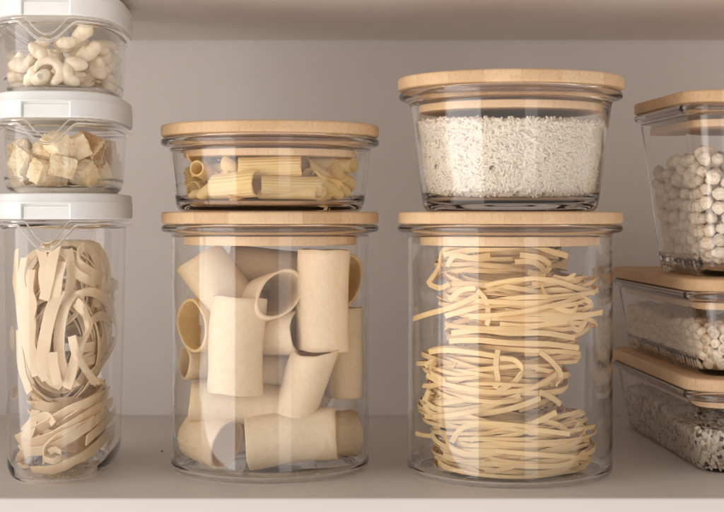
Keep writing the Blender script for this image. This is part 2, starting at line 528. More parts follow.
# ------------------------------------------------------------------ pasta tubes
def tube_mesh(name, R, t, L, cut0=0.0, cut1=0.0, oval=1.0, bend=0.0, ridges=0, mat=None, wob=.03, n=56, m=16, seed=0):
    """tube along local z, centred; cut0 / cut1 slant the ends (slope dz per unit of x)"""
    V, Fc = [], []
    sd = Vector((seed * 3.1, seed * 1.7, seed * .9))

    def ring(r, s, slope, lo):
        out = []
        for i in range(n):
            a = 2 * PI * i / n
            rr = r * (1 + (.028 * math.cos(ridges * a) if ridges and r > R - t * .6 else 0))
            x, y = rr * math.cos(a) * oval, rr * math.sin(a) / oval
            zz = s * L
            nz = mnoise.noise(Vector((x * .5, y * .5, zz * .4)) + sd)
            x *= 1 + wob * nz + wob * .25 * mnoise.noise(Vector((x * 1.6, y * 1.6, zz * 1.1)) - sd)
            y *= 1 + wob * mnoise.noise(Vector((y * .5, zz * .4, x * .5)) - sd)
            f = (s + .5)
            zz += slope[0] * x * (1 - f) ** 2 + slope[1] * x * f ** 2
            x += bend * (s * s * 4 - .4)
            if abs(s) > .49: zz += .07 * mnoise.noise(Vector((math.cos(a) * 1.8, math.sin(a) * 1.8, s * 3)) + sd) * min(1, R)
            elif abs(s) > .4: zz += .03 * mnoise.noise(Vector((math.cos(a) * 1.8, math.sin(a) * 1.8, s * 3)) + sd)
            out.append((x, y, zz + lo))
        return out
    sl = (cut0, cut1)
    rings = []
    e = t * .28
    rings.append(ring(R - e, -.5, sl, 0))
    for j in range(m + 1):
        s = -.5 + (j / m)
        lo = e if j == 0 else (-e if j == m else 0)
        rings.append(ring(R, s, sl, lo))
    rings.append(ring(R - e, .5, sl, 0))
    rings.append(ring(R - t + e, .5, sl, 0))
    for j in range(m, -1, -1):
        s = -.5 + (j / m)
        lo = e if j == 0 else (-e if j == m else 0)
        rings.append(ring(R - t, s, sl, lo))
    rings.append(ring(R - t + e, -.5, sl, 0))
    for r in rings: V += r
    k = len(rings)
    for j in range(k):
        a, b = j * n, ((j + 1) % k) * n
        for i in range(n):
            q = (i + 1) % n
            Fc.append((a + i, a + q, b + q, b + i))
    return mesh(name, V, Fc, mat or PASTA, angle=60)


def place(name, me, pos, axis, spin, label, cat, group):
    o = obj(name, me)
    z = Vector(axis).normalized()
    q = Vector((0, 0, 1)).rotation_difference(z)
    o.matrix_world = Matrix.Translation(Vector(pos) * CM) @ q.to_matrix().to_4x4() @ Matrix.Rotation(spin, 4, 'Z')
    return tag(o, label, cat, group)


def pull_inside(o, centre, rmax, zmin, zmax=None):
    """slide a piece until it lies inside a round vessel"""
    M = o.matrix_world
    vs = [M @ v.co for v in o.data.vertices]
    c = Vector(centre) * CM
    for _ in range(60):
        far = max(vs, key=lambda p: (p.x - c.x) ** 2 + (p.y - c.y) ** 2)
        d = Vector((far.x - c.x, far.y - c.y, 0))
        ex = d.length - rmax * CM
        if ex <= 1e-5: break
        sh = Vector((-d.normalized().x * ex * .55, -d.normalized().y * ex * .9, 0))
        M = Matrix.Translation(sh) @ M
        vs = [v + sh for v in vs]
    lo = min(v.z for v in vs)
    dz = max(0, (centre[2] + zmin) * CM - lo)
    if zmax:
        hi = max(v.z for v in vs)
        dz -= max(0, hi - (centre[2] + zmax) * CM)
    o.matrix_world = Matrix.Translation(Vector((0, 0, dz))) @ M


# (px, py, depth, axis, length, radius, cut0, cut1, oval, bend, label)
PACC = [
    (210, 282, 81.6, (.52, -.10, -.85), 5.3, 1.46, 0, 0, .95, .22, 'large smooth pasta tube leaning top left under the lid'),
    (268, 263, 84.2, (1, .05, -.10), 4.4, 1.16, 0, 0, 1.0, 0, 'large pasta tube lying high at the back, under the bamboo plug'),
    (264, 299, 81.4, (.50, -.84, .20), 4.0, 1.36, 0, 0, .80, 0, 'large pasta tube near the top with its oval mouth facing out'),
    (274, 333, 81.5, (.90, -.42, .03), 3.2, 1.16, 0, .10, 1.05, 0, 'large level pasta tube below the oval mouth, open to the right'),
    (324, 300, 80.9, (.02, .0, 1.0), 5.45, 1.37, 0, 0, 1.04, .06, 'tall upright pasta tube in front at the upper right'),
    (345, 284, 84.6, (.42, -.70, .10), 3.6, 1.40, 0, 0, .80, 0, 'pasta tube behind the upright one, yellow inside showing at its mouth'),
    (349, 352, 83.6, (.0, .02, 1.0), 5.0, 1.02, 0, 0, 1.1, .0, 'slim upright pasta tube at the right edge behind the leaning one'),
    (194, 326, 81.8, (-.52, -.62, .03), 3.0, 1.32, 0, 0, .86, 0, 'pasta tube at the left edge with its round mouth facing the glass'),
    (232, 346, 79.4, (.06, .03, 1.0), 5.15, 1.44, 0, 0, 1.0, .10, 'broad upright pasta tube standing in front at the left centre'),
    (203, 362, 83.4, (-.86, -.44, .04), 3.4, .98, .1, 0, .95, 0, 'pasta tube at the left, half hidden, thin ring mouth below the round one'),
    (270, 371, 82.6, (1, .05, .02), 4.4, 1.08, 0, 0, 1.0, 0, 'level pasta tube in the middle behind two upright ones'),
    (238, 404, 81.6, (.98, .06, -.08), 5.1, 1.14, 0, 0, 1.0, .08, 'level pasta tube resting above the two bottom ones'),
    (311, 385, 80.2, (.30, -.22, .94), 4.3, 1.30, 0, .42, .92, .05, 'leaning pasta tube right of centre with a slanted mouth on top'),
    (199, 442, 81.2, (.74, -.64, -.18), 2.5, 1.28, .1, .0, .90, .06, 'pasta tube at the bottom left with a wide open mouth'),
    (295, 447, 80.6, (.995, .0, .10), 4.8, 1.40, 0, -.05, 1.02, .10, 'large level pasta tube lying in front on the jar bottom'),
    (336, 434, 83.8, (.90, .40, .02), 3.8, 1.22, 0, 0, 1.05, .1, 'short pasta tube at the bottom right behind the level one'),
    (199, 398, 86.0, (.2, .1, 1.0), 4.2, 1.15, 0, 0, 1.0, 0, 'pasta tube at the back left, only its edge showing'),
    (290, 430, 86.6, (.95, .20, .10), 4.8, 1.25, 0, 0, 1.0, 0, 'hidden pasta tube lying at the back of the jar bottom'),
    (310, 300, 86.9, (.15, .1, 1.0), 4.6, 1.2, 0, 0, 1.0, 0, 'upright pasta tube at the back behind the tall front one'),
    (235, 320, 86.8, (.3, .1, 1.0), 4.4, 1.2, 0, 0, 1.0, 0, 'pasta tube at the back behind the broad upright one'),
    (252, 292, 85.8, (.2, .1, 1.0), 4.6, 1.2, 0, 0, 1.0, 0, 'pasta tube standing at the back behind the oval mouth'),
    (300, 350, 86.2, (.9, .2, .2), 4.6, 1.2, 0, 0, 1.0, 0, 'pasta tube lying across the back in the middle of the jar'),
    (230, 385, 86.4, (.95, .2, -.1), 4.6, 1.2, 0, 0, 1.0, 0, 'pasta tube lying across the back low at the left'),
    (320, 395, 86.6, (.5, .2, .8), 4.6, 1.2, 0, 0, 1.0, 0, 'pasta tube leaning at the back behind the slanted mouth'),
]
for k, (px, py, D, ax, L, R, c0, c1, ov, bd, lab) in enumerate(PACC):
    me = tube_mesh('pasta_tube', R, .16, L, c0, c1, ov, bd, 0, PASTA, wob=.10, seed=k + 1)
    if k in (5, 7, 16): me.materials[0] = GOLD
    o = place('pasta_tube', me, P(px, py, D), ax, rnd.uniform(-.4, .4), lab, 'pasta', 'large smooth pasta tubes in the jar')
    pull_inside(o, JA, 5.20, .29, 12.36)


# ------------------------------------------------------------------ mixed pasta in the shallow bowl
def bow_mesh(seed):
    nu, nv = 28, 18
    V, Fc = [], []
    L, W = 1.45, .92
    r = random.Random(seed)
    curl = r.uniform(-.25, .25)
    for side in (.045, -.045):
        for i in range(nu + 1):
            u = -1 + 2 * i / nu
            w = W * (.30 + .70 * min(1, abs(u) * 1.25) ** .9)
            for j in range(nv + 1):
                v = -1 + 2 * j / nv
                x, y = L * u, w * v
                if i in (0, nu): x += (.10 if j % 2 else -.06) * (1 if u > 0 else -1)
                fold = (1 - min(1, abs(u) * 1.3)) ** 1.2
                z = .34 * fold * math.cos(v * PI * 1.5) + curl * (u * u) + .10 * math.sin(v * 2.4 + seed) * abs(u)
                V.append((x, y, z + side))
    st = (nu + 1) * (nv + 1)
    ix = lambda s, i, j: s * st + i * (nv + 1) + j
    for i in range(nu):
        for j in range(nv):
            Fc.append((ix(0, i, j), ix(0, i + 1, j), ix(0, i + 1, j + 1), ix(0, i, j + 1)))
            Fc.append((ix(1, i, j), ix(1, i, j + 1), ix(1, i + 1, j + 1), ix(1, i + 1, j)))
    for i in range(nu):
        for j in (0, nv):
            Fc.append((ix(0, i, j), ix(1, i, j), ix(1, i + 1, j), ix(0, i + 1, j)))
    for j in range(nv):
        for i in (0, nu):
            Fc.append((ix(0, i, j), ix(0, i, j + 1), ix(1, i, j + 1), ix(1, i, j)))
    return mesh('pasta_bow', V, Fc, PENNE, angle=50)


# kind, px, py, depth, axis, length, radius, cut0, cut1, label
MIXED = [
    ('rigatoni', 237, 190, 79.7, (.88, -.46, .08), 2.7, .78, 0, 0, 'ridged pasta tube low in front, round yellow mouth facing right'),
    ('rigatoni', 270, 166, 80.0, (1, .02, .03), 3.3, .62, 0, 0, 'ridged pasta tube high in the centre of the shallow bowl'),
    ('rigatoni', 293, 187, 79.3, (-1, -.20, .02), 3.2, .58, 0, 0, 'ridged pasta tube lying level in the centre below the high one'),
    ('penne', 206, 184, 79.3, (.74, -.12, .60), 2.3, .42, .5, .9, 'smooth slanted quill pasta rising toward the bright reflection at left'),
    ('penne', 206, 173, 81.4, (-.45, -.86, .20), 2.2, .42, .2, .2, 'small quill pasta at the left with its round mouth facing out'),
    ('penne', 337, 177, 80.5, (-.80, -.26, .56), 2.6, .44, .9, .9, 'quill pasta sloping down to the right, mouth at its upper end'),
    ('penne', 349, 173, 81.8, (-.88, -.1, .40), 2.4, .44, .9, .9, 'quill pasta sloping at the right edge behind another quill'),
    ('penne', 292, 202, 79.5, (1, -.03, .02), 3.0, .40, .8, .8, 'quill pasta lying flat on the bowl bottom in the centre'),
    ('penne', 331, 193, 80.0, (-.74, -.36, .50), 1.7, .46, .8, .8, 'short quill pasta mouth up at the bottom right'),
    ('penne', 345, 159, 82.4, (.92, .20, -.04), 2.4, .40, .9, .9, 'quill pasta lying across the top at the right'),
    ('penne', 262, 156, 81.8, (.85, .1, .30), 2.6, .44, 1.0, 1.0, 'slant cut quill pasta at the top just under the plug'),
    ('bow', 194, 172, 82.2, (.45, -.85, .25), 0, 0, 0, 0, 'bow pasta standing at the left edge with its zigzag end up'),
    ('bow', 188, 188, 81.4, (.80, -.55, .10), 0, 0, 0, 0, 'bow pasta at the lower left against the glass'),
    ('bow', 222, 164, 81.8, (.10, -.45, .88), 0, 0, 0, 0, 'bow pasta lying flat near the top at the left'),
    ('bow', 312, 172, 80.6, (-.15, -.92, .30), 0, 0, 0, 0, 'bow pasta right of the centre with a torn zigzag edge'),
    ('bow', 250, 203, 79.8, (.05, -.50, .86), 0, 0, 0, 0, 'bow pasta lying on the bottom with its zigzag edge forward'),
    ('bow', 354, 189, 82.8, (-.70, -.66, .15), 0, 0, 0, 0, 'bow pasta standing at the right edge of the bowl'),
    ('penne', 200, 198, 80.2, (.9, -.2, .08), 2.2, .36, .8, .8, 'quill pasta lying low at the left in front of a standing bow'),
    ('penne', 240, 172, 80.4, (.70, .2, -.5), 2.0, .38, .8, .8, 'quill pasta tilted down between the two front ridged tubes'),
    ('penne', 315, 201, 81.2, (.9, .3, .1), 2.3, .42, .8, .8, 'quill pasta low at the right behind a short quill'),
    ('penne', 228, 176, 83.4, (.9, .4, .2), 2.6, .44, .8, .8, 'quill pasta in the middle of the heap at the left'),
    ('rigatoni', 300, 176, 83.5, (.85, .5, .1), 3.0, .62, 0, 0, 'ridged pasta tube behind the central level one'),
    ('rigatoni', 215, 196, 83.0, (.7, .7, .1), 3.0, .62, 0, 0, 'ridged pasta tube at the lower left behind the front ones'),
]
for k, (kind, px, py, D, ax, L, R, c0, c1, lab) in enumerate(MIXED):
    if kind == 'rigatoni':
        me, nm, gp = tube_mesh('ridged_pasta_tube', R, .12, L, c0, c1, 1.04, .04, 22, PENNE, wob=.05, n=132, seed=k), 'ridged_pasta_tube', 'ridged pasta tubes in the shallow bowl'
    elif kind == 'penne':
        me, nm, gp = tube_mesh('quill_pasta', R, .10, L, c0, c1, 1.0, .03, 0, PENNE, wob=.04, seed=k), 'quill_pasta', 'quill pasta in the shallow bowl'
    else:
        me, nm, gp = bow_mesh(k), 'pasta_bow', 'bow pasta in the shallow bowl'
    o = place(nm, me, P(px, py, D), ax, {'bow': rnd.uniform(-.8, .8)}.get(kind, PI / 2 + rnd.uniform(-.5, .5)), lab, 'pasta', gp)
    pull_inside(o, BA, 4.86, .47, 3.0)
for k in range(46):                      # the rest of the heap behind
    a, r = rnd.uniform(0, 2 * PI), 4.3 * math.sqrt(rnd.random())
    x, y = BA.x + r * math.cos(a), BA.y + r * math.sin(a)
    if y < BA.y - 2.6: y = BA.y + rnd.uniform(-2.4, 3.4)
    z = BA.z + rnd.uniform(.7, 2.5)
    th = rnd.uniform(0, 2 * PI)
    ax = (math.cos(th), math.sin(th), rnd.uniform(-.3, .3))
    if k % 3 == 0:
        me, nm, gp = bow_mesh(100 + k), 'pasta_bow', 'bow pasta in the shallow bowl'
        ax = (rnd.uniform(-.5, .5), rnd.uniform(-.8, .8), rnd.uniform(.2, .9))
        lab = 'bow pasta deep in the heap of mixed shapes, behind the front pieces'
    else:
        me, nm, gp = tube_mesh('quill_pasta', .38, .09, 2.0, .85, .85, 1, .03, 0, PENNE, wob=.04, seed=50 + k), 'quill_pasta', 'quill pasta in the shallow bowl'
        lab = 'quill pasta deep in the heap of mixed shapes, behind the front pieces'
    o = place(nm, me, (x, y, z), ax, rnd.uniform(0, 6), lab, 'pasta', gp)
    pull_inside(o, BA, 4.80, .62, 2.95)


# ------------------------------------------------------------------ ribbon pasta
def catmull(pts, step):
    pts = [Vector(p) for p in pts]
    out = []
    for i in range(len(pts) - 1):
        p0, p1, p2, p3 = pts[max(i - 1, 0)], pts[i], pts[i + 1], pts[min(i + 2, len(pts) - 1)]
        k = max(2, int((p2 - p1).length / step))
        for s in range(k):
            t = s / k
            out.append(.5 * ((2 * p1) + (p2 - p0) * t + (2 * p0 - 5 * p1 + 4 * p2 - p3) * t * t + (-p0 + 3 * p1 - 3 * p2 + p3) * t ** 3))
    out.append(pts[-1])
    return out


class Ribbons:
    def __init__(self):
        self.V, self.F = [], []

    def add(self, path, up, width, thick, tw0=0.0, tw1=0.0, tw_noise=0.25, seed=0.0):
        n = len(path)
        if n < 3: return
        base = len(self.V)
        up = Vector(up)
        for i, p in enumerate(path):
            T = (path[min(i + 1, n - 1)] - path[max(i - 1, 0)]).normalized()
            f = i / (n - 1)
            U = up(f) if callable(up) else up
            S = U - T * U.dot(T)
            if S.length < 1e-4: S = T.orthogonal()
            S.normalize()
            a = tw0 + (tw1 - tw0) * f + tw_noise * mnoise.noise(Vector((f * 3.1 + seed, seed * 1.3, 0)))
            S = Matrix.Rotation(a, 3, T) @ S
            Nn = T.cross(S)
            w = width * (.5 + .04 * mnoise.noise(Vector((f * 6, seed, 3))))
            cup = .10 * width * mnoise.noise(Vector((f * 4, seed * 2.2, 8)))
            h = thick / 2
            for (a_, b_) in ((-1, -1), (0, -1), (1, -1), (1, 1), (0, 1), (-1, 1)):
                c = p + S * (w * a_) + Nn * (h * b_ + (cup if a_ == 0 else -cup * .5))
                self.V.append(c)
        for i in range(n - 1):
            a, b = base + i * 6, base + (i + 1) * 6
            for q in range(6):
                r = (q + 1) % 6
                self.F.append((a + q, a + r, b + r, b + q))
        self.F.append(tuple(base + q for q in range(6)))
        e = base + (n - 1) * 6
        self.F.append(tuple(e + q for q in reversed(range(6))))

    def clamp_round(self, c, rmax, zmin, zmax):
        for i, v in enumerate(self.V):
            dx, dy = v[0] - c[0], v[1] - c[1]
            r = math.hypot(dx, dy)
            x, y, z = v
            if r > rmax:
                x, y = c[0] + dx * rmax / r, c[1] + dy * rmax / r
            self.V[i] = Vector((x, y, min(max(z, zmin), zmax)))

    def build(self, name, mat, origin):
        V = [Vector(v) - Vector(origin) for v in self.V]
        o = obj(name, mesh(name, V, self.F, mat, angle=40), loc=origin)
        return o


def coil(rb, c, rx, ry, hz, count, width, thick, seed, tilt=0.0, spread=.45, upright=False, loops=True):
    """a nest: many ribbons wound loosely round the same centre"""
    r = random.Random(seed)
    start = len(rb.V)
    for k in range(count // 4 if loops else 0):
        a = r.uniform(PI * .95, PI * 2.05)
        q = r.uniform(.86, 1.0)
        m = Vector((c[0] + rx * q * math.cos(a), c[1] + ry * q * math.sin(a), c[2] + r.uniform(-.6, .7) * hz))
        t, nn = Vector((-math.sin(a), math.cos(a), 0)), Vector((math.cos(a), math.sin(a), 0))
        la, lb = r.uniform(.5, 1.5), r.uniform(.25, .62) * min(1.2, hz + .25)
        a0, sp_ = r.uniform(0, 6.28), r.choice((-1, 1)) * r.uniform(2.6, 6.2)
        tl, sd = r.uniform(-.45, .45), r.uniform(0, 90)
        path = []
        for i in range(34):
            f = i / 33
            b = a0 + sp_ * f
            g = 1 - .35 * f
            u_, v_ = la * g * math.cos(b), lb * g * math.sin(b)
            u_, v_ = u_ * math.cos(tl) - v_ * math.sin(tl), u_ * math.sin(tl) + v_ * math.cos(tl)
            path.append(m + t * u_ + Vector((0, 0, v_)) + nn * (-.10 * u_ * u_ + .30 * mnoise.noise(Vector((f * 3, sd, 2)))))
        rb.add(path, (nn.x, nn.y, r.uniform(-.3, .9)), width * r.uniform(.8, 1.05), thick, r.uniform(-.5, .5), r.uniform(-.5, .5), .5, sd)
    for k in range(count):
        turns = r.uniform(.7, 1.9)
        ph = r.uniform(0, 2 * PI)
        rho = 1 - spread * r.random() ** 1.5
        drho = r.uniform(-.30, .12)
        z = r.uniform(-1, 1)
        z *= hz * (1.0 if rho < .93 else .75)
        dz = r.uniform(-.35, .35) * hz
        ta, tb = r.uniform(-.16, .16), r.uniform(-.16, .16) + tilt
        ecc = r.uniform(.85, 1.08)
        ox, oy = r.uniform(-.12, .12) * rx, r.uniform(-.12, .12) * ry
        n = int(26 * turns) + 8
        path = []
        sd = r.uniform(0, 90)
        dirn = 1 if r.random() < .7 else -1
        for i in range(n):
            f = i / (n - 1)
            a = ph + dirn * turns * 2 * PI * f
            q = rho + drho * f + .14 * mnoise.noise(Vector((f * turns * 4.5, sd, 1)))
            q = max(q, .15)
            x = ox + rx * q * math.cos(a) * ecc
            y = oy + ry * q * math.sin(a) / ecc
            zz = z + dz * f + .42 * hz * mnoise.noise(Vector((f * turns * 4, sd, 5))) + ta * x + tb * y
            path.append(Vector((c[0] + x, c[1] + y, c[2] + zz)))
        rb.add(path, (r.uniform(-.25, .25), r.uniform(-.25, .25), 1), width * r.uniform(.85, 1.1), thick, r.uniform(-1.0, 1.0), r.uniform(-1.0, 1.0), .9, sd)
    if upright:                      # the nest stands on its edge, its ring facing the front
        for i in range(start, len(rb.V)):
            d = rb.V[i] - Vector(c)
            rb.V[i] = Vector((c[0] + d.x, c[1] - d.z, c[2] + d.y))


def px_ribbon(rb, pts, width, thick=.085, up=(0, 0, 1), tw=(0, 0), seed=0.0, step=.14):
    path = catmull([P(*p) for p in pts], step)
    rb.add(path, up, width, thick, tw[0], tw[1], .25, seed)


FWD = (0, -1, 0)
# tall jar of tagliatelle: px centre, py centre, depth, rx, ry, half height, count
NESTS = [
    (500, 264, 82.6, 3.15, 3.0, 1.15, 34, 'topmost ribbon pasta nest, loose curls right under the jar lid'),
    (516, 302, 81.2, 3.75, 3.3, 1.15, 40, 'wide ribbon pasta nest sticking out to the right, with a stray strand at left'),
    (512, 341, 82.2, 3.35, 3.2, .75, 26, 'thin flat ribbon pasta nest in the middle of the pile'),
    (494, 373, 81.8, 3.55, 3.3, 1.20, 40, 'ribbon pasta nest with an upright loop, below the flat one'),
    (489, 402, 81.9, 3.45, 3.2, .85, 28, 'ribbon pasta nest second from the jar bottom, set to the left'),
    (512, 441, 81.2, 3.85, 3.3, 1.40, 44, 'bottom ribbon pasta nest, broad coils lying on the glass'),
]
for k, (px, py, D, rx, ry, hz, cnt, lab) in enumerate(NESTS):
    c = P(px, py, D)
    rb = Ribbons()
    coil(rb, c, rx, ry, hz * .92, int(cnt * 3.8), .235, .052, 11 + k, tilt=-.03 * (k % 2))
    if k == 0:
        for q, pts in enumerate([[(440, 262, 80.6), (444, 250, 80.2), (458, 246, 79.9), (470, 252, 79.8)],
                                 [(444, 255, 79.6), (470, 250, 78.9), (500, 248, 78.6), (530, 245, 78.9), (552, 252, 79.4), (567, 256, 79.8)],
                                 [(448, 266, 79.2), (455, 256, 78.9), (472, 258, 78.7), (490, 255, 78.8)],
                                 [(520, 255, 78.8), (540, 258, 78.9), (550, 266, 79.2), (540, 274, 79.0), (528, 272, 78.9)],
                                 [(515, 262, 78.9), (533, 262, 78.9), (546, 272, 79.2), (555, 284, 79.8)],
                                 [(428, 284, 81.4), (436, 273, 80.9), (440, 264, 80.5)],
                                 [(430, 284, 81.2), (440, 288, 80.8), (450, 284, 80.4)]]):
            px_ribbon(rb, pts, .28, seed=q * 3.3 + .4)
    if k == 1:
        for q, (pts, up) in enumerate([([(413, 319, 81.5), (428, 314, 80.2), (446, 309, 79.0), (462, 303, 78.3), (476, 296, 78.0), (484, 292, 78.0)], (0, -.5, .9)),
                                       ([(484, 293, 77.9), (500, 288, 77.7), (518, 281, 77.6), (532, 278, 77.7), (545, 276, 78.0)], (0, -.5, .9)),
                                       ([(478, 290, 77.9), (486, 300, 77.7), (489, 316, 77.7), (487, 325, 77.8)], (.6, -.4, 0)),
                                       ([(541, 285, 77.8), (545, 295, 77.6), (556, 307, 77.7), (572, 311, 78.1), (577, 303, 78.4)], (0, -.4, .9)),
                                       ([(553, 277, 78.3), (566, 279, 78.5), (574, 275, 78.8), (571, 283, 78.9)], (0, -.2, 1)),
                                       ([(535, 283, 77.9), (556, 282, 78.1), (576, 288, 78.7), (594, 293, 79.6)], (0, -.2, 1)),
                                       ([(540, 292, 77.8), (560, 290, 78.0), (580, 297, 78.8), (590, 304, 79.3), (581, 310, 79.2)], (0, -.3, 1)),
                                       ([(505, 310, 77.6), (530, 313, 77.6), (560, 314, 78.0), (582, 315, 78.8), (601, 312, 79.8)], (0, -.2, 1)),
                                       ([(470, 316, 78.0), (500, 318, 77.6), (535, 319, 77.7), (566, 318, 78.2), (586, 316, 79.0)], (0, -.2, 1)),
                                       ([(450, 300, 78.8), (462, 290, 78.3), (476, 288, 78.0)], (0, -.3, 1)),
                                       ([(500, 324, 77.7), (525, 326, 77.7), (545, 324, 77.9), (566, 321, 78.3)], (0, -.3, 1)),
                                       ([(446, 316, 78.9), (470, 309, 78.1), (495, 303, 77.8), (518, 306, 77.7)], (0, -.3, 1))]):
            px_ribbon(rb, pts, .27, up=up, seed=q * 2.7 + 9)
    if k == 2:
        for q, pts in enumerate([[(452, 333, 78.9), (480, 330, 78.2), (510, 333, 77.9), (545, 333, 78.2), (574, 338, 79.4)],
                                 [(450, 341, 79.0), (478, 340, 78.2), (512, 343, 77.9), (548, 344, 78.3), (578, 348, 79.6)],
                                 [(566, 322, 79.2), (577, 330, 79.6), (584, 322, 79.9), (588, 312, 79.9)]]):
            px_ribbon(rb, pts, .28, seed=q * 2.9 + 31)
    if k == 3:
        for q, (pts, up) in enumerate([([(498, 350, 77.8), (496, 365, 77.7), (498, 380, 77.7), (495, 388, 77.8)], (1, -.3, 0)),
                                       ([(500, 358, 77.7), (515, 360, 77.6), (522, 370, 77.6), (514, 382, 77.7), (498, 390, 77.8)], (0, -.4, 1)),
                                       ([(430, 352, 79.8), (445, 350, 79.2), (470, 352, 78.3), (497, 356, 77.8)], (0, -.3, 1)),
                                       ([(428, 374, 79.9), (440, 382, 79.3), (465, 388, 78.4), (495, 392, 77.9), (530, 388, 78.1), (556, 374, 78.9)], (0, -.3, 1)),
                                       ([(426, 366, 80.0), (436, 360, 79.5), (432, 372, 79.6), (446, 380, 79.0)], (0, -.4, 1)),
                                       ([(540, 352, 78.2), (552, 362, 78.6), (560, 374, 79.1), (556, 386, 79.2)], (.4, -.3, 1))]):
            px_ribbon(rb, pts, .27, up=up, seed=q * 2.1 + 44)
    if k == 4:
        for q, pts in enumerate([[(426, 416, 80.2), (450, 417, 79.0), (480, 414, 78.2), (512, 408, 77.9), (540, 398, 78.3)],
                                 [(424, 398, 80.2), (436, 408, 79.5), (460, 410, 78.6), (492, 404, 78.0), (520, 395, 78.0)],
                                 [(430, 390, 79.8), (426, 404, 80.0), (434, 414, 79.7), (448, 412, 79.1)],
                                 [(540, 392, 78.3), (552, 398, 78.8), (560, 404, 79.2)]]):
            px_ribbon(rb, pts, .28, seed=q * 2.3 + 61)
    if k == 5:
        for q, (pts, up) in enumerate([([(444, 455, 79.2), (470, 462, 78.4), (500, 464, 77.7), (535, 466, 77.6), (566, 464, 78.1), (584, 452, 78.9)], (0, -.2, 1)),
                                       ([(446, 432, 79.2), (450, 446, 78.9), (470, 454, 78.2), (500, 452, 77.7), (530, 440, 77.6)], (0, -.2, 1)),
                                       ([(452, 442, 78.8), (462, 428, 78.3), (480, 424, 78.0), (496, 428, 77.8), (512, 440, 77.6)], (0, -.4, 1)),
                                       ([(470, 440, 78.1), (500, 430, 77.7), (530, 424, 77.6), (556, 412, 78.0)], (0, -.2, 1)),
                                       ([(520, 458, 77.6), (550, 450, 77.8), (575, 442, 78.5), (584, 430, 79.2), (570, 420, 79.2)], (0, -.3, 1)),
                                       ([(500, 470, 77.8), (530, 473, 77.8), (556, 470, 78.1), (578, 462, 78.9)], (0, -.2, 1)),
                                       ([(540, 420, 77.9), (556, 424, 78.1), (570, 432, 78.6), (578, 424, 79.0)], (0, -.4, 1)),
                                       ([(455, 476, 79.3), (475, 478, 78.6), (488, 474, 78.2), (505, 470, 78.0), (520, 472, 77.9)], (0, -1, .2))]):
            px_ribbon(rb, pts, .28, up=up, seed=q * 1.9 + 73)
    rb.clamp_round(JB, 5.30, .34, 12.32)
    o = rb.build('pasta_nest', RIBBON, c)
    tag(o, lab, 'pasta nest', 'ribbon pasta nests in the tall jar')

# a broken bit of ribbon on the jar bottom
rb = Ribbons()
px_ribbon(rb, [(416, 433, 81.9), (424, 435, 81.6), (434, 436, 81.2)], .22, seed=5)
rb.clamp_round(JB, 5.32, .28, 12)
tag(rb.build('pasta_crumb', RIBBON, P(424, 435, 81.6)), 'thin broken strand of pasta standing off at the left of the bottom nest', 'pasta crumb')


# ------------------------------------------------------------------ wide ribbon nests in the tall tub
def tub_clamp(V, z0, ax, ay, zmin, zmax, ctr=(TX, TY), rz=TR, e=SE):
    ca, sa = math.cos(-rz), math.sin(-rz)
    out = []
    for v in V:
        dx, dy = v[0] - ctr[0], v[1] - ctr[1]
        x, y = dx * ca - dy * sa, dx * sa + dy * ca
        k = (abs(x / ax) ** e + abs(y / ay) ** e) ** (1 / e)
        if k > 1: x, y = x / k, y / k
        X, Y = x * ca + y * sa, -x * sa + y * ca
        out.append(Vector((ctr[0] + X, ctr[1] + Y, min(max(v[2], z0 + zmin), z0 + zmax))))
    return out


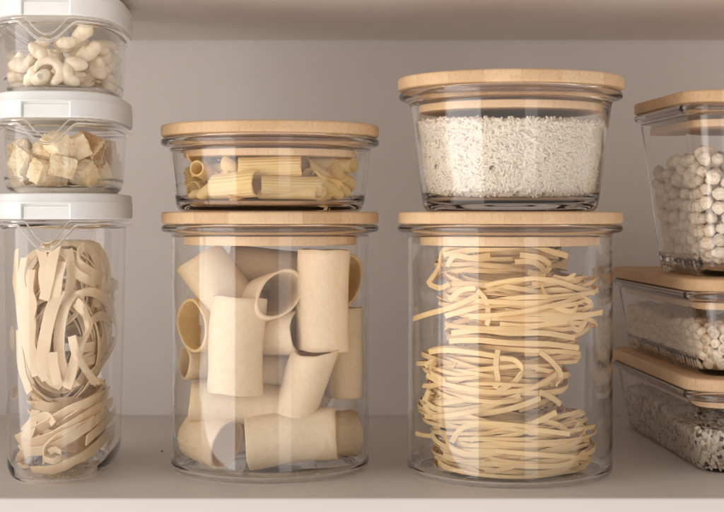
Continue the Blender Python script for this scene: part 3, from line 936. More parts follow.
WID = .86
SETS = {
    'loop': ([
        ([(77, 291, 79.4), (66, 306, 79.0), (60, 330, 78.9), (60, 355, 79.0), (67, 376, 79.2), (76, 386, 79.6)], (1, -.3, .2), .70),
        ([(74, 300, 79.6), (84, 292, 79.2), (98, 294, 79.2), (111, 306, 79.6), (117, 326, 80.2), (113, 346, 80.4), (103, 362, 80.2), (90, 374, 79.8)], (.2, -.5, .6), .62),
        ([(76, 302, 79.0), (86, 314, 78.6), (89, 328, 78.5), (82, 344, 78.5), (76, 356, 78.6), (72, 372, 78.7), (67, 388, 78.8)], (.8, -.4, .3), .66),
        ([(72, 336, 78.5), (76, 354, 78.4), (85, 368, 78.5), (96, 384, 78.7)], (.8, -.4, .1), .62),
        ([(60, 290, 79.0), (51, 312, 78.7), (45, 340, 78.7), (43, 364, 78.8), (52, 380, 79.0), (62, 386, 79.2)], (1, -.2, .1), .84),
        ([(53, 352, 78.3), (54, 366, 78.3), (58, 384, 78.5)], (1, -.1, 0), .62),
        ([(90, 322, 79.8), (100, 316, 79.9), (110, 322, 80.4), (108, 340, 80.6), (96, 352, 80.2), (84, 360, 79.8)], (0, -.6, .7), .60),
        ([(80, 348, 79.8), (92, 346, 80.0), (103, 340, 80.4), (112, 330, 80.9)], (0, -.5, .8), .60),
        ([(78, 362, 79.8), (92, 360, 80.0), (104, 352, 80.4), (114, 340, 80.9)], (0, -.5, .8), .60),
        ([(28, 300, 79.6), (32, 322, 79.2), (31, 345, 79.0), (38, 366, 78.9), (46, 380, 79.0)], (1, -.3, 0), .62),
        ([(18, 330, 80.6), (19, 350, 80.4), (22, 372, 80.2), (30, 392, 79.8)], (1, -.6, 0), .60),
    ], (TX + .1, 83.0, 7.1), (2.15, 2.7, 2.2), 30, 'loose nest of wide ribbon pasta in the middle, one big ring facing out'),
    'upper': ([
        ([(40, 248, 79.8), (44, 262, 79.3), (43, 278, 79.1), (46, 296, 79.0)], (1, -.4, 0), .62),
        ([(56, 246, 79.4), (52, 262, 79.0), (49, 280, 78.9), (44, 300, 78.9)], (1, -.3, 0), .70),
        ([(62, 262, 79.2), (58, 278, 78.9), (55, 296, 78.9), (50, 318, 78.9)], (1, -.3, .1), .74),
        ([(84, 246, 80.6), (78, 254, 80.0), (80, 264, 79.7), (90, 272, 79.9), (104, 278, 80.4), (118, 286, 81.6)], (.2, -.4, 1), .62),
        ([(70, 264, 79.8), (78, 274, 79.5), (88, 280, 79.6), (96, 284, 80.0)], (.1, -.4, 1), .6),
        ([(14, 250, 81.6), (14, 275, 80.9), (18, 296, 80.4), (20, 316, 80.0), (24, 340, 79.8), (31, 362, 79.5)], (1, -.7, 0), .62),
        ([(24, 258, 80.2), (21, 280, 79.9), (26, 304, 79.6), (24, 326, 79.5), (28, 350, 79.4), (36, 376, 79.3)], (1, -.5, 0), .60),
        ([(32, 270, 79.8), (30, 290, 79.5), (33, 306, 79.3), (30, 325, 79.2), (34, 345, 79.1)], (1, -.4, 0), .58),
        ([(86, 284, 80.0), (96, 280, 80.2), (106, 284, 80.6), (114, 294, 81.4), (112, 304, 81.2)], (0, -.4, 1), .6),
        ([(68, 250, 80.8), (72, 270, 80.2), (70, 288, 79.9), (66, 304, 79.6)], (1, -.3, 0), .66),
    ], (TX + .1, 84.2, 10.0), (2.0, 2.6, 3.2), 20, 'upper nest of wide ribbon pasta below the tub lid, ends hanging down'),
    'lower': ([
        ([(16, 440, 80.6), (30, 433, 79.6), (46, 424, 79.0), (66, 412, 78.8), (88, 402, 79.2), (108, 392, 80.4)], (.2, -.7, .7), .74),
        ([(20, 450, 80.2), (36, 442, 79.2), (56, 434, 78.6), (78, 420, 78.6), (98, 408, 79.3), (112, 402, 80.6)], (.2, -.6, .8), .70),
        ([(26, 470, 80.0), (20, 462, 79.8), (26, 452, 79.4), (44, 450, 78.8), (66, 440, 78.4), (88, 426, 78.8), (108, 410, 80.0)], (.1, -.6, .8), .68),
        ([(44, 462, 78.7), (46, 448, 78.5), (56, 438, 78.3), (72, 430, 78.3), (92, 420, 78.8)], (.2, -.8, .5), .70),
        ([(44, 458, 78.4), (54, 461, 78.2), (61, 455, 78.2), (56, 449, 78.2), (49, 452, 78.2)], (0, -.4, 1), .40),
        ([(32, 472, 79.0), (54, 470, 78.6), (76, 460, 78.6), (96, 446, 79.4), (114, 428, 81.2)], (0, -.5, .9), .72),
        ([(24, 432, 79.8), (36, 420, 79.1), (48, 416, 78.8), (54, 424, 78.6)], (.3, -.5, .8), .66),
        ([(95, 378, 79.5), (104, 390, 79.9), (100, 402, 79.6), (98, 414, 79.5)], (1, -.4, .1), .64),
        ([(86, 440, 79.2), (98, 430, 79.6), (108, 420, 80.4), (115, 410, 81.4)], (.1, -.5, .9), .7),
        ([(60, 426, 79.2), (80, 410, 79.2), (98, 394, 79.8), (104, 384, 80.4)], (.3, -.6, .7), .7),
        ([(96, 452, 80.2), (104, 440, 80.4), (112, 436, 81.2), (108, 448, 80.9)], (.5, -.5, .6), .6),
        ([(36, 410, 79.4), (32, 424, 79.2), (26, 438, 79.4)], (1, -.4, .3), .7),
    ], (TX + .1, 85.0, 2.9), (2.1, 4.2, 1.6), 24, 'lowest nest of wide ribbon pasta, strands sloping up to the right'),
}
for k, (key, (rows, c, (rx, ry, hz), cnt, lab)) in enumerate(SETS.items()):
    rb = Ribbons()
    for q, (pts, up, w) in enumerate(rows):
        pts = [(a_, b_, d_ + max(0, a_ - 86) * .18) for a_, b_, d_ in pts]
        px_ribbon(rb, pts, w * .84, thick=.085, up=up, seed=q * 3.7 + k * 17)
    coil(rb, c, rx, ry, hz, cnt, .56, .08, 200 + k, spread=.5, upright=key != 'lower', loops=False)
    rb.V = tub_clamp(rb.V, 0.0, 2.62, 6.5, .34, 12.6)
    # keep clear of the tapering wall lower down
    rb.V = [v if v.z > 5 else tub_clamp([v], 0, 2.50, 6.38, .34, 12.6)[0] for v in rb.V]
    tag(rb.build('pasta_nest', WIDE, c), lab, 'pasta nest', 'wide ribbon pasta nests in the tall tub')


# ------------------------------------------------------------------ packing of round pieces
def pack(n, r, sampler, confine, iters=110, seed=1, fixed=None, vary=0.0):
    g = np.random.default_rng(seed)
    p = sampler(g, n)
    rad = r * (1 + vary * g.uniform(-1.0, .45, n))
    fx = np.zeros((0, 3)) if fixed is None else np.asarray(fixed, float)
    ra = np.concatenate([rad, np.full(len(fx), r)])
    for it in range(iters):
        q = np.vstack([p, fx])
        d = p[:, None, :] - q[None, :, :]
        L = np.sqrt((d * d).sum(2)) + 1e-9
        pen = np.clip(rad[:, None] + ra[None, :] - L, 0, None)
        idx = np.arange(len(p))
        pen[idx, idx] = 0
        p = p + (d / L[:, :, None] * pen[:, :, None]).sum(1) * .32
        p[:, 2] -= .012 * (1 - it / iters)
        p = confine(p)
    return (p, rad / r) if vary else p


def blob(seed, r, kind):
    import bmesh
    bm = bmesh.new()
    bmesh.ops.create_icosphere(bm, subdivisions=4 if kind == 'chickpea' else 3, radius=1.0)
    R = random.Random(seed)
    off = Vector((R.uniform(0, 50), R.uniform(0, 50), R.uniform(0, 50)))
    for v in bm.verts:
        n = v.co.normalized()
        if kind == 'chickpea':
            d = .13 * mnoise.noise(n * 1.5 + off) + .085 * mnoise.noise(n * 3.2 + off)
            d -= .11 * (1 - min(1, abs(mnoise.noise(n * 3.0 - off)) * 5)) ** 2 + .03 * (1 - min(1, abs(mnoise.noise(n * 6.0 + off)) * 4))         # wrinkles of the skin
            d += .26 * math.exp(-((n - Vector((0, 0, 1))).length / .34) ** 2)   # beak
            d -= .14 * math.exp(-((n - Vector((.0, .72, .69))).length / .26) ** 2)
            if n.z > -.55: d -= .13 * math.exp(-((n.x + .10 * mnoise.noise(n * 2 + off)) / .13) ** 2) * min(1, (n.z + .55) / .5)
            c = n * (1 + d)
        else:
            d = .05 * mnoise.noise(n * 1.3 + off)
            c = Vector((n.x * 1.02, n.y * .95, n.z * 1.12)) * (1 + d)
        v.co = c * r * CM
    me = bpy.data.meshes.new(kind)
    bm.to_mesh(me)
    bm.free()
    me.materials.append(CHICKPEA if kind == 'chickpea' else BEAN)
    me.polygons.foreach_set('use_smooth', np.ones(len(me.polygons), dtype=bool))
    return me


def scatter(points, sizes, variants, centre, rz, rank, most, name, label, cat, group, pile_name, pile_label):
    """the MOST pieces that show largest become objects of their own, the rest one pile"""
    order = np.argsort(rank(points))
    R = random.Random(3)
    ca, sa = math.cos(rz), math.sin(rz)
    bigV, bigF, base = [], [], 0
    for k, i in enumerate(order):
        x, y, z = points[i]
        w = Vector((centre[0] + x * ca - y * sa, centre[1] + x * sa + y * ca, centre[2] + z))
        me = variants[R.randrange(len(variants))]
        eul = (R.uniform(0, 6.28), R.uniform(0, 6.28), R.uniform(0, 6.28))
        s = float(sizes[i])
        if k < most:
            o = bpy.data.objects.new(name, me)
            C.objects.link(o)
            o.location = w * CM
            o.rotation_euler = eul
            o.scale = (s, s, s)
            tag(o, label, cat, group)
        else:
            from mathutils import Euler
            M = Matrix.Translation(w * CM) @ Euler(eul).to_matrix().to_4x4() @ Matrix.Scale(s, 4)
            co = np.empty(len(me.vertices) * 3)
            me.vertices.foreach_get('co', co)
            co = co.reshape(-1, 3)
            A = np.array(M)
            bigV.append(co @ A[:3, :3].T + A[:3, 3])
            bigF += [tuple(v + base for v in f.vertices) for f in me.polygons]
            base += len(co)
    if bigV:
        V = np.vstack(bigV)
        me = bpy.data.meshes.new(pile_name)
        me.from_pydata(V.tolist(), [], bigF)
        me.materials.append(variants[0].materials[0])
        me.polygons.foreach_set('use_smooth', np.ones(len(me.polygons), dtype=bool))
        tag(obj(pile_name, me), pile_label, cat, group, 'stuff')


# chickpeas: a two-deep layer along the walls and the top of the heap
def chick_confine(r, core):
    def f(p):
        z = np.clip(p[:, 2], .42 + r, None)
        fz = np.clip((z - .62) / 8.3, 0, 1)
        h = (6.25 - 1.42 - .18) + (1.42 - .34) * fz - r - .02
        top = 7.5 + .25 * np.sin(p[:, 0] * 1.3) + .15 * np.cos(p[:, 1] * 1.9) - r
        z = np.minimum(z, top)
        x, y = np.clip(p[:, 0], -h, h), np.clip(p[:, 1], -h, h)
        rc = 1.15
        ex, ey = np.abs(x) - (h - rc), np.abs(y) - (h - rc)
        m = (ex > 0) & (ey > 0)
        L = np.sqrt(ex ** 2 + ey ** 2) + 1e-9
        k = np.where(m & (L > rc), rc / L, 1.0)
        x = np.where(m, np.sign(x) * (h - rc + ex * k), x)
        y = np.where(m, np.sign(y) * (h - rc + ey * k), y)
        # stay out of the unseen middle
        inx = (x > -h + core) & (y > -h + core) & (z < top - core)
        dl, df, dt = x - (-h + core), y - (-h + core), (top - core) - z
        best = np.minimum(np.minimum(dl, df), dt)
        x = np.where(inx & (best == dl), -h + core, x)
        y = np.where(inx & (best == df), -h + core, y)
        z = np.where(inx & (best == dt), top - core, z)
        return np.stack([x, y, z], 1)
    return f


rC = .40
pc, sC = pack(800, rC, lambda g, n: np.stack([g.uniform(-5.5, 5.2, n) * 1.0, g.uniform(-5.5, 5.2, n), g.uniform(.9, 7.4, n)], 1), chick_confine(rC, 1.25), iters=120, seed=5, vary=.24)


def chick_rank(p):
    fz = np.clip((p[:, 2] - .62) / 8.3, 0, 1)
    h = 4.53 + 1.08 * fz
    left = (p[:, 0] + h)
    front = (p[:, 1] + h) + np.clip(p[:, 0] + 2.0, 0, None) * 3
    return np.minimum(left, front) + np.clip(p[:, 1] - 3.5, 0, None) * .2


scatter(pc, sC, [blob(i, rC * .95, 'chickpea') for i in range(12)], (CX, CY, CZ), RC, chick_rank, 260, 'chickpea',
        'wrinkled beige chickpea among those against the glass of the tall square container', 'chickpea', 'chickpeas against the glass',
        'chickpea_pile', 'rest of the chickpea heap deeper inside the tall square container')


# smooth beans in the middle container
def bean_confine(r, core):
    def f(p):
        z = np.clip(p[:, 2], .42 + r, None)
        fz = np.clip((z - .62) / 3.5, 0, 1)
        ins = .92 - .58 * fz + .18 + .02
        hx, hy = 7.5 - ins - r, 10.5 - ins - r
        x, y = np.clip(p[:, 0], -hx, hx), np.clip(p[:, 1], -hy, hy)
        top = 2.95 + .02 * y + .18 * np.sin(x * 1.1 + y * .7) - r
        z = np.minimum(z, top)
        rc = 1.2
        ex, ey = np.abs(x) - (hx - rc), np.abs(y) - (hy - rc)
        m = (ex > 0) & (ey > 0)
        L = np.sqrt(ex ** 2 + ey ** 2) + 1e-9
        k = np.where(m & (L > rc), rc / L, 1.0)
        x = np.where(m, np.sign(x) * (hx - rc + ex * k), x)
        y = np.where(m, np.sign(y) * (hy - rc + ey * k), y)
        inx = (x > -hx + core[0]) & (y > -hy + core[1])
        dl, df = x - (-hx + core[0]), y - (-hy + core[1])
        x = np.where(inx & (dl < df), -hx + core[0], x)
        y = np.where(inx & (df <= dl), -hy + core[1], y)
        return np.stack([x, y, z], 1)
    return f


rN = .315
pb, sN = pack(1120, rN, lambda g, n: np.concatenate([np.stack([g.uniform(-6.6, -3.4, int(n * .72)), g.uniform(-9.3, 9.3, int(n * .72)), g.uniform(.9, 2.9, int(n * .72))], 1),
                                                 np.stack([g.uniform(-4.5, 6.4, n - int(n * .72)), g.uniform(-9.3, -7.6, n - int(n * .72)), g.uniform(.9, 2.9, n - int(n * .72))], 1)]),
          bean_confine(rN, (3.0, 1.4)), iters=80, seed=9, vary=.16)


def bean_rank(p):
    left = (p[:, 0] + 6.6)
    front = (p[:, 1] + 9.6) + np.clip(p[:, 0] + 3.4, 0, None) * 3
    top = 2.75 - p[:, 2] + np.clip(p[:, 0] + 4.0, 0, None) * 2
    return np.minimum(np.minimum(left, front), top + .25) + np.clip(p[:, 1], 0, None) * .04


scatter(pb, sN, [blob(40 + i, rN * .95, 'bean') for i in range(5)], (BX, BY, 5.235), RB, bean_rank, 290, 'bean',
        'smooth pale round bean against the glass of the middle low container', 'bean', 'smooth beans against the glass',
        'bean_pile', 'rest of the smooth beans deeper inside the middle low container')


# ------------------------------------------------------------------ grain (one heap each)
def grains(name, pos, dirs, length, radius, mats, midx, label, cat, flat=None):
    """thousands of small spindle grains as one heap"""
    ns, nr = 6, 5
    prof = [(-.5, .12), (-.43, .72), (-.22, 1.0), (.22, 1.0), (.42, .78), (.5, .15)]
    T = []
    for z, r in prof:
        for i in range(ns):
            a = 2 * PI * i / ns
            T.append((r * math.cos(a), r * math.sin(a), z))
    T = np.array(T)
    fc = []
    for j in range(nr):
        for i in range(ns):
            k = (i + 1) % ns
            fc.append((j * ns + i, j * ns + k, (j + 1) * ns + k, (j + 1) * ns + i))
    fc = np.array(fc)
    n = len(pos)
    z = dirs / np.linalg.norm(dirs, axis=1, keepdims=True)
    ref = nrng.normal(size=(n, 3))
    x = np.cross(z, ref)
    x /= np.linalg.norm(x, axis=1, keepdims=True)
    y = np.cross(z, x)
    fl = np.ones(n) if flat is None else flat
    V = pos[:, None, :] + (x[:, None, :] * (T[None, :, 0:1] * radius[:, None, None]) + y[:, None, :] * (T[None, :, 1:2] * (radius * fl)[:, None, None]) + z[:, None, :] * (T[None, :, 2:3] * length[:, None, None]))
    V = V.reshape(-1, 3) * CM
    Fa = (fc[None, :, :] + (np.arange(n) * len(T))[:, None, None]).reshape(-1, 4)
    me = bpy.data.meshes.new(name)
    me.vertices.add(len(V))
    me.vertices.foreach_set('co', V.ravel())
    me.loops.add(Fa.size)
    me.loops.foreach_set('vertex_index', Fa.ravel().astype(np.int32))
    me.polygons.add(len(Fa))
    me.polygons.foreach_set('loop_start', np.arange(0, Fa.size, 4, dtype=np.int32))
    for m in mats: me.materials.append(m)
    me.polygons.foreach_set('material_index', np.repeat(midx, len(fc)).astype(np.int32))
    me.polygons.foreach_set('use_smooth', np.ones(len(Fa), dtype=bool))
    me.update(calc_edges=True)
    me.validate()
    return tag(obj(name, me), label, cat, kind='stuff')


def rice_radius(z):
    return np.interp(z, [.52, .62, .85, 1.25, 3.0, 5.2], [3.3, 3.85, 4.28, 4.56, 4.84, 5.10])


def rice_heap():
    n = 23000
    z = nrng.uniform(.60, 4.72, n)
    a = nrng.uniform(0, 2 * PI, n)
    depth = nrng.uniform(.10, .36, n)
    r = rice_radius(z) - depth
    pos = np.stack([r * np.cos(a), r * np.sin(a), z], 1)
    tang = np.stack([-np.sin(a), np.cos(a), np.zeros(n)], 1)
    th = nrng.uniform(0, PI, n)
    d = tang * np.cos(th)[:, None] + np.array([0, 0, 1.0]) * (np.sin(th) * .8)[:, None] + nrng.normal(size=(n, 3)) * .22
    m = 7200                                            # top of the heap
    rr = 4.9 * np.sqrt(nrng.random(m))
    aa = nrng.uniform(0, 2 * PI, m)
    zt = 4.66 + .14 * np.sin(aa * 2 + .7) * rr / 5 + .10 * nrng.random(m)
    p2 = np.stack([rr * np.cos(aa), rr * np.sin(aa), zt], 1)
    d2 = nrng.normal(size=(m, 3)) * np.array([1, 1, .25])
    d[:, 2] *= np.clip((z - .58) / .5, 0, 1)
    pos = np.vstack([pos, p2])
    d = np.vstack([d, d2])
    N_ = len(pos)
    u = nrng.random(N_)
    mid = np.where(u < .0025, 2, np.where(u < .10, 1, 0))
    pos = pos + np.array(BB)
    ln = nrng.uniform(.40, .58, N_)
    ln = np.where(nrng.random(N_) < .15, ln * .55, ln)
    o = grains('rice', pos, d, ln, nrng.uniform(.074, .092, N_), [RICE, RICE_DULL, RED_GRAIN], mid, 'white long grain rice filling the deep glass bowl', 'rice')
    V, Fc = rev([(0, .60)] + [(float(rice_radius(np.array(zz)) - .24), zz) for zz in np.linspace(.62, 4.6, 14)] + [(0, 4.62)], 64)
    core = obj('rice_bed', mesh('rice_bed', [(x + BB.x, y + BB.y, z + BB.z) for x, y, z in V], Fc, RICE_CORE), o)
    return o


rice_heap()


def mix_heap():
    """speckled grain mix in the low container: left wall layer, front layer and top"""
    base = .46

    def top(x, y):
        return 2.35 + .035 * y + .30 * np.sin(x * .9 + .4 * y) * .6 + .25 * np.cos(y * .8) * .6
    P_, D_ = [], []
    n = 5200
    y = nrng.uniform(-9.3, 9.3, n)
    z = base + nrng.random(n) * (top(-6.3, y) - base)
    hx = 7.5 - (.92 - .58 * np.clip((z - .62) / 3.5, 0, 1)) - .18
    corner = np.clip(np.abs(y) - 7.9, 0, None)
    hx = hx - (1.3 - np.sqrt(np.clip(1.69 - np.clip(corner, 0, 1.3) ** 2, 0, None)))
    P_.append(np.stack([-hx + nrng.uniform(.09, .5, n), y, z], 1))
    d = np.stack([nrng.normal(size=n) * .3, nrng.normal(size=n), nrng.normal(size=n)], 1)
    D_.append(d)
    n = 3600
    x = nrng.uniform(-6.3, 6.3, n)
    z = base + nrng.random(n) * (top(x, -9) - base)
    hy = 10.5 - (.92 - .58 * np.clip((z - .62) / 3.5, 0, 1)) - .18
    corner = np.clip(np.abs(x) - 4.9, 0, None)
    hy = hy - (1.3 - np.sqrt(np.clip(1.69 - np.clip(corner, 0, 1.3) ** 2, 0, None)))
    P_.append(np.stack([x, -hy + nrng.uniform(.09, .5, n), z], 1))
    D_.append(np.stack([nrng.normal(size=n), nrng.normal(size=n) * .3, nrng.normal(size=n)], 1))
    n = 5200
    x, y = nrng.uniform(-6.1, 6.0, n), nrng.uniform(-9.0, 9.0, n)
    P_.append(np.stack([x, y, top(x, y) - nrng.uniform(0, .2, n)], 1))
    D_.append(nrng.normal(size=(n, 3)) * np.array([1, 1, .35]))
    p, d = np.vstack(P_), np.vstack(D_)
    n = len(p)
    u = nrng.random(n)
    mid = np.select([u < .50, u < .70, u < .84, u < .92], [0, 1, 2, 3], 4)
    ln = np.select([mid == 0, mid == 1, mid == 2, mid == 3], [nrng.uniform(.4, .75, n), nrng.uniform(.45, .65, n), nrng.uniform(.36, .6, n), nrng.uniform(.4, .6, n)], nrng.uniform(.4, .65, n))
    rad = np.select([mid == 0, mid == 2], [nrng.uniform(.13, .24, n), nrng.uniform(.12, .18, n)], nrng.uniform(.10, .15, n))
    fl = np.select([mid == 0], [nrng.uniform(.25, .6, n)], 1.0)
    ca, sa = math.cos(RB), math.sin(RB)
    w = np.stack([BX + p[:, 0] * ca - p[:, 1] * sa, BY + p[:, 0] * sa + p[:, 1] * ca, p[:, 2]], 1)
    o = grains('grain_mix', w, d, ln, rad, [FLAKE, RICE, TAN_GRAIN, RED_GRAIN, DARK_GRAIN], mid, 'speckled mix of pale flakes and dark grains filling the lowest glass container', 'grain', fl)
    # the bed under the loose grains
    secs = [(rrect(.4, .6, .3), .70)]
    for zz in (.72, 1.2, 1.6):
        ins = .92 - .58 * max(0, (zz - .62) / 3.5) + .30 + .45
        secs.append((rrect(7.5 - ins, 10.5 - ins, 1.0), zz))
    secs.append((rrect(5.6, 8.5, 1.0), 1.85))
    secs.append((rrect(.4, .6, .3), 1.95))
    V, Fc = loft(secs)
    V = [(BX + x * ca - y * sa, BY + x * sa + y * ca, z) for x, y, z in V]
    obj('grain_bed', mesh('grain_bed', V, Fc, RICE_CORE), o)


mix_heap()


# ------------------------------------------------------------------ cashews and croutons
def cashew_mesh(seed, span=None, size=1.0, fat=.51):
    R = random.Random(seed)
    span = span or R.uniform(1.7, 2.8)
    rad = size * R.uniform(.50, .60)
    n, m = 26, 14
    V, Fc = [], []
    off = Vector((seed * 1.1, seed * .7, 0))
    for i in range(n + 1):
        f = i / n
        a = -span / 2 + span * f
        c = Vector((rad * math.cos(a) - rad * .4, rad * math.sin(a), .06 * math.sin(f * 5 + seed)))
        rr = size * (fat - .12 * f) * (max(0, 1 - (2 * f - 1) ** 4)) ** .5
        rr = max(rr, .004)
        Nn, B = Vector((math.cos(a), math.sin(a), 0)), Vector((0, 0, 1))
        for j in range(m):
            t = 2 * PI * j / m
            k = rr * (1 + .16 * mnoise.noise(Vector((f * 4, math.cos(t) * 1.2, math.sin(t) * 1.2)) + off) - .16 * math.exp(-((t - PI) / .30) ** 2) + .06 * mnoise.noise(Vector((f * 14, t * 2, seed))))
            V.append(c + Nn * (k * math.cos(t) * .9) + B * (k * math.sin(t)))
    for i in range(n):
        for j in range(m):
            q = (j + 1) % m
            Fc.append((i * m + j, i * m + q, (i + 1) * m + q, (i + 1) * m + j))
    Fc.append(tuple(reversed(range(m))))
    Fc.append(tuple(n * m + j for j in range(m)))
    return mesh('cashew', V, Fc, CASHEW, angle=None)


def crouton_mesh(seed):
    import bmesh
    R = random.Random(seed)
    bm = bmesh.new()
    bmesh.ops.create_cube(bm, size=1.0)
    bmesh.ops.subdivide_edges(bm, edges=bm.edges[:], cuts=21, use_grid_fill=True)
    sx, sy, sz = R.uniform(1.15, 1.55), R.uniform(.95, 1.35), R.uniform(.95, 1.3)
    sh = R.uniform(-.35, .35)
    off = Vector((R.uniform(0, 90), R.uniform(0, 90), R.uniform(0, 90)))
    for v in bm.verts:
        c = v.co.copy()
        sph = c.normalized() * .62
        c = c.lerp(sph, .20)
        c = Vector((c.x * sx + sh * c.z, c.y * sy, c.z * sz))
        n = c.normalized()
        d = .07 * mnoise.noise(c * 2.2 + off) + .05 * mnoise.noise(c * 6 + off) + .05 * mnoise.noise(c * 14 - off) - .09 * max(0, mnoise.noise(c * 9 + off * 2) - .25)
        v.co = (c + n * d) * CM
    me = bpy.data.meshes.new('crouton')
    bm.to_mesh(me)
    bm.free()
    me.materials.append(CRUMB)
    me.materials.append(CRUST)
    if R.random() < .35:
        mi = [1 if (p.center.z > .30 * sz * CM and p.normal.z > .2) else 0 for p in me.polygons]
        me.polygons.foreach_set('material_index', np.array(mi, dtype=np.int32))
    me.polygons.foreach_set('use_smooth', np.ones(len(me.polygons), dtype=bool))
    me.set_sharp_from_angle(angle=math.radians(50))
    return me


def tub_confine(r, ztop, slope=0.0):
    ax, ay = 3.10 - .11 - .14 - r, 7.0 - .11 - .14 - r

    def f(p):
        x, y, z = p[:, 0], p[:, 1], np.clip(p[:, 2], .24 + r * .8, ztop - r)
        k = (np.abs(x / ax) ** SE + np.abs(y / ay) ** SE) ** (1 / SE)
        k = np.where(k > 1, k, 1)
        return np.stack([x / k, y / k, z], 1)
    return f


def tub_fill(z0, r, n, ztop, makers, fixed, name, cat, group, fill_label, seed):
    R = random.Random(seed)
    ca, sa = math.cos(TR), math.sin(TR)
    fx = []
    for (px, py, D, eul, me, lab) in fixed:
        w = P(px, py, D)
        dx, dy = w.x - TX, w.y - TY
        fx.append((dx * ca + dy * sa, -dx * sa + dy * ca, w.z - z0))
    con = tub_confine(r, ztop)
    fxa = con(np.array(fx))
    pts = pack(n, r, lambda g, k: np.stack([g.uniform(-2.6, 2.6, k), g.uniform(-6.3, 6.3, k), g.uniform(.5, ztop, k)], 1), con, 160, seed, fxa)
    W = lambda q: Vector((TX + q[0] * ca - q[1] * sa, TY + q[0] * sa + q[1] * ca, z0 + q[2]))
    for (px, py, D, eul, me, lab), q in zip(fixed, fxa):
        o = obj(name, me, loc=W(q), rot=eul)
        settle_in_tub(o, z0)
        tag(o, lab, cat, group)
    for q in pts:
        o = obj(name, makers[R.randrange(len(makers))], loc=W(q), rot=(R.uniform(0, 6.28), R.uniform(0, 6.28), R.uniform(0, 6.28)))
        settle_in_tub(o, z0)
        tag(o, fill_label, cat, group)


def settle_in_tub(o, z0):
    ax, ay = 3.10 - .11 - .13, 7.0 - .11 - .13
    ca, sa = math.cos(TR), math.sin(TR)
    M = o.matrix_basis.copy()
    vs = [M @ v.co / CM for v in o.data.vertices]
    for _ in range(12):
        k, q = 0, None
        for v in vs[::3]:
            dx, dy = v.x - TX, v.y - TY
            x, y = dx * ca + dy * sa, -dx * sa + dy * ca
            e = (abs(x / ax) ** SE + abs(y / ay) ** SE) ** (1 / SE)
            if e > k: k, q = e, (dx, dy)
        lo = min(v.z for v in vs) - (z0 + .27)
        mv = Vector((0, 0, max(0, -lo)))
        if k > 1: mv += Vector((q[0] * (1 - 1 / k), q[1] * (1 - 1 / k), 0)) * -1.05
        if mv.length < 1e-3: break
        vs = [v + mv for v in vs]
        o.location += mv * CM


hp = PI / 2
CV = [cashew_mesh(i, None, .84 + .04 * (i % 4)) for i in range(9)]
tub_fill(20.47, .53, 118, 3.45, CV, [
    (50, 68, 77.9, (hp, -.9, .15), cashew_mesh(77, 4.5, 1.05, .34), 'curled cashew nut with a hollow middle, front centre of the top tub'),
    (22, 58, 78.9, (hp, 1.3, .2), cashew_mesh(78, 2.6, 1.0), 'cashew nut lying level at the left of the curled one'),
    (28, 74, 78.5, (hp, .5, 0), cashew_mesh(79, 2.4, .9), 'small cashew nut low at the left of the curled one'),
    (78, 58, 78.4, (hp, 1.8, .1), cashew_mesh(80, 2.2, .95), 'long straight cashew nut to the right of the curled one'),
    (73, 74, 78.4, (hp, 2.6, .1), cashew_mesh(81, 2.8, .9), 'cashew nut low at the right of the curled one'),
    (66, 38, 79.0, (hp, 1.4, 0), cashew_mesh(82, 2.2, .85), 'cashew nut on top of the heap just under the dipped rim'),
    (88, 46, 79.3, (hp, 1.0, .2), cashew_mesh(83, 2.4, 1.05), 'plump cashew nut high at the right of the dipped rim'),
], 'cashew', 'nut', 'cashew nuts in the top tub', 'cashew nut in the heap round and behind the front nuts of the top tub', 4)

KV = [crouton_mesh(i) for i in range(10)]
tub_fill(15.20, .70, 42, 3.15, KV, [
    (62, 166, 78.3, (.1, .25, .3), crouton_mesh(301), 'white square crouton in front at the centre, torn edges'),
    (24, 162, 78.8, (.5, .2, 1.0), crouton_mesh(302), 'large pale crouton at the left behind the bright reflection'),
    (47, 150, 79.2, (.9, .4, .2), crouton_mesh(303), 'golden crouton with brown crust under the dipped rim'),
    (76, 148, 79.4, (.3, 1.1, .6), crouton_mesh(304), 'brown toasted crouton above and right of the white square one'),
    (95, 152, 79.8, (1.2, .3, .3), crouton_mesh(305), 'large pale crouton at the right of the toasted one'),
    (84, 176, 78.7, (.2, .7, 1.3), crouton_mesh(306), 'pale crouton lying on the tub bottom at the right of the centre'),
    (45, 180, 78.6, (.4, .1, .9), crouton_mesh(307), 'flat crouton on the tub bottom at the left of the centre'),
], 'crouton', 'crouton', 'bread croutons in the middle tub', 'bread crouton in the heap round and behind the front ones of the middle tub', 6)


# ------------------------------------------------------------------ crumbs
def crumbs(centre, n, inside, mat, label):
    pos = []
    while len(pos) < n:
        x, y = rnd.uniform(-7, 7), rnd.uniform(-7, 7)
        if inside(x, y): pos.append((centre[0] + x, centre[1] + y, centre[2]))
    d = nrng.normal(size=(n, 3)) * np.array([1, 1, .1])
    grains('crumbs', np.array(pos), d, nrng.uniform(.05, .15, n), nrng.uniform(.018, .04, n), [mat], np.zeros(n, dtype=int), label, 'crumbs')


crumbs((JA.x, JA.y, .215), 90, lambda x, y: math.hypot(x, y) < 4.8, PASTA, 'pale pasta crumbs on the bottom of the jar of big tubes')
crumbs((JB.x, JB.y, .215), 120, lambda x, y: math.hypot(x, y) < 4.9, RIBBON, 'yellow pasta crumbs on the bottom of the jar of ribbon nests')
crumbs((TX, TY, .20), 150, lambda x, y: (abs(x / 2.1) ** 3 + abs(y / 6.0) ** 3) < 1, WIDE, 'pale pasta crumbs on the bottom of the tall clear tub')
me = blob(991, .055, 'bean')
me.materials.clear()
me.materials.append(DARK_GRAIN)
tag(obj('crumb', me, loc=(-11.84, 88.8, .045), rot=(.4, .2, .9)), 'tiny dark crumb on the bare shelf left of the tube jar', 'crumb')


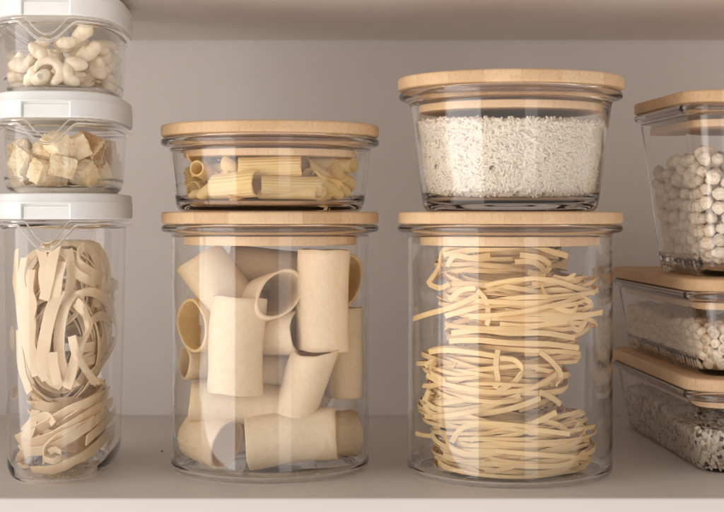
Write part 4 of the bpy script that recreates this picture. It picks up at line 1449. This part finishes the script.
# ------------------------------------------------------------------ light
def window_light(name, az, dist, w, h, zc, radiance, color):
    """a bright window of the room, facing the shelf"""
    l = bpy.data.lights.new(name, 'AREA')
    l.shape = 'RECTANGLE'
    l.size, l.size_y = w, h
    l.energy = radiance * PI * w * h
    l.color = color
    o = bpy.data.objects.new(name, l)
    C.objects.link(o)
    a = math.radians(az)
    o.location = (math.sin(a) * dist, .83 - math.cos(a) * dist, zc)
    d = Vector((0, .83, .12)) - o.location
    d.z = 0
    o.rotation_euler = d.to_track_quat('-Z', 'Y').to_euler()
    return o


window_light('window_lamp', -61, 2.4, 2.05, 2.4, 0.0, 2.75, (1.0, .985, .965))
window_light('far_window_lamp', 19.5, 4.2, 1.05, 2.2, .1, 1.1, (1.0, .985, .965))

w = bpy.data.worlds.new('World')
bpy.context.scene.world = w
w.use_nodes = True
nt = w.node_tree
bg = nt.nodes['Background']
# the dim room in front of the cupboard: floor catches more of the window than the ceiling does
tc = N(nt, 'ShaderNodeTexCoord')
sp = N(nt, 'ShaderNodeSeparateXYZ')
nt.links.new(tc.outputs['Generated'], sp.inputs[0])
mr = N(nt, 'ShaderNodeMapRange', i_From_Min=-.30, i_From_Max=.25, i_To_Min=0.0, i_To_Max=1.0)
nt.links.new(sp.outputs['Z'], mr.inputs['Value'])
wr = ramp(nt, [(0.0, (1.22, 1.135, 1.075)), (1.0, (.33, .30, .28))])
nt.links.new(mr.outputs[0], wr.inputs[0])
nt.links.new(wr.outputs[0], bg.inputs['Color'])
bg.inputs['Strength'].default_value = 1.0

# ------------------------------------------------------------------ camera
cam = bpy.data.cameras.new('camera')
co = bpy.data.objects.new('camera', cam)
C.objects.link(co)
co.location = (0, 0, EYE * CM)
co.rotation_euler = (PI / 2, 0, 0)
cam.sensor_width = 36
cam.lens = 36 * F / 724
cam.shift_y = -41 / 724
cam.clip_start, cam.clip_end = .02, 50
cam.dof.use_dof = True
cam.dof.focus_distance = .795
cam.dof.aperture_fstop = 20
sc = bpy.context.scene
sc.camera = co
sc.view_settings.view_transform = 'Standard'
sc.view_settings.look = 'None'
sc.view_settings.exposure = 0.07
sc.view_settings.gamma = 1
sc.cycles.use_denoising = True
sc.cycles.denoiser = 'OPENIMAGEDENOISE'
sc.cycles.max_bounces = 28
sc.cycles.transmission_bounces = 26
sc.cycles.glossy_bounces = 8
sc.cycles.diffuse_bounces = 5
sc.cycles.transparent_max_bounces = 16
sc.cycles.sample_clamp_indirect = 8
sc.cycles.caustics_refractive = True
sc.cycles.caustics_reflective = True
sc.cycles.blur_glossy = 0.0
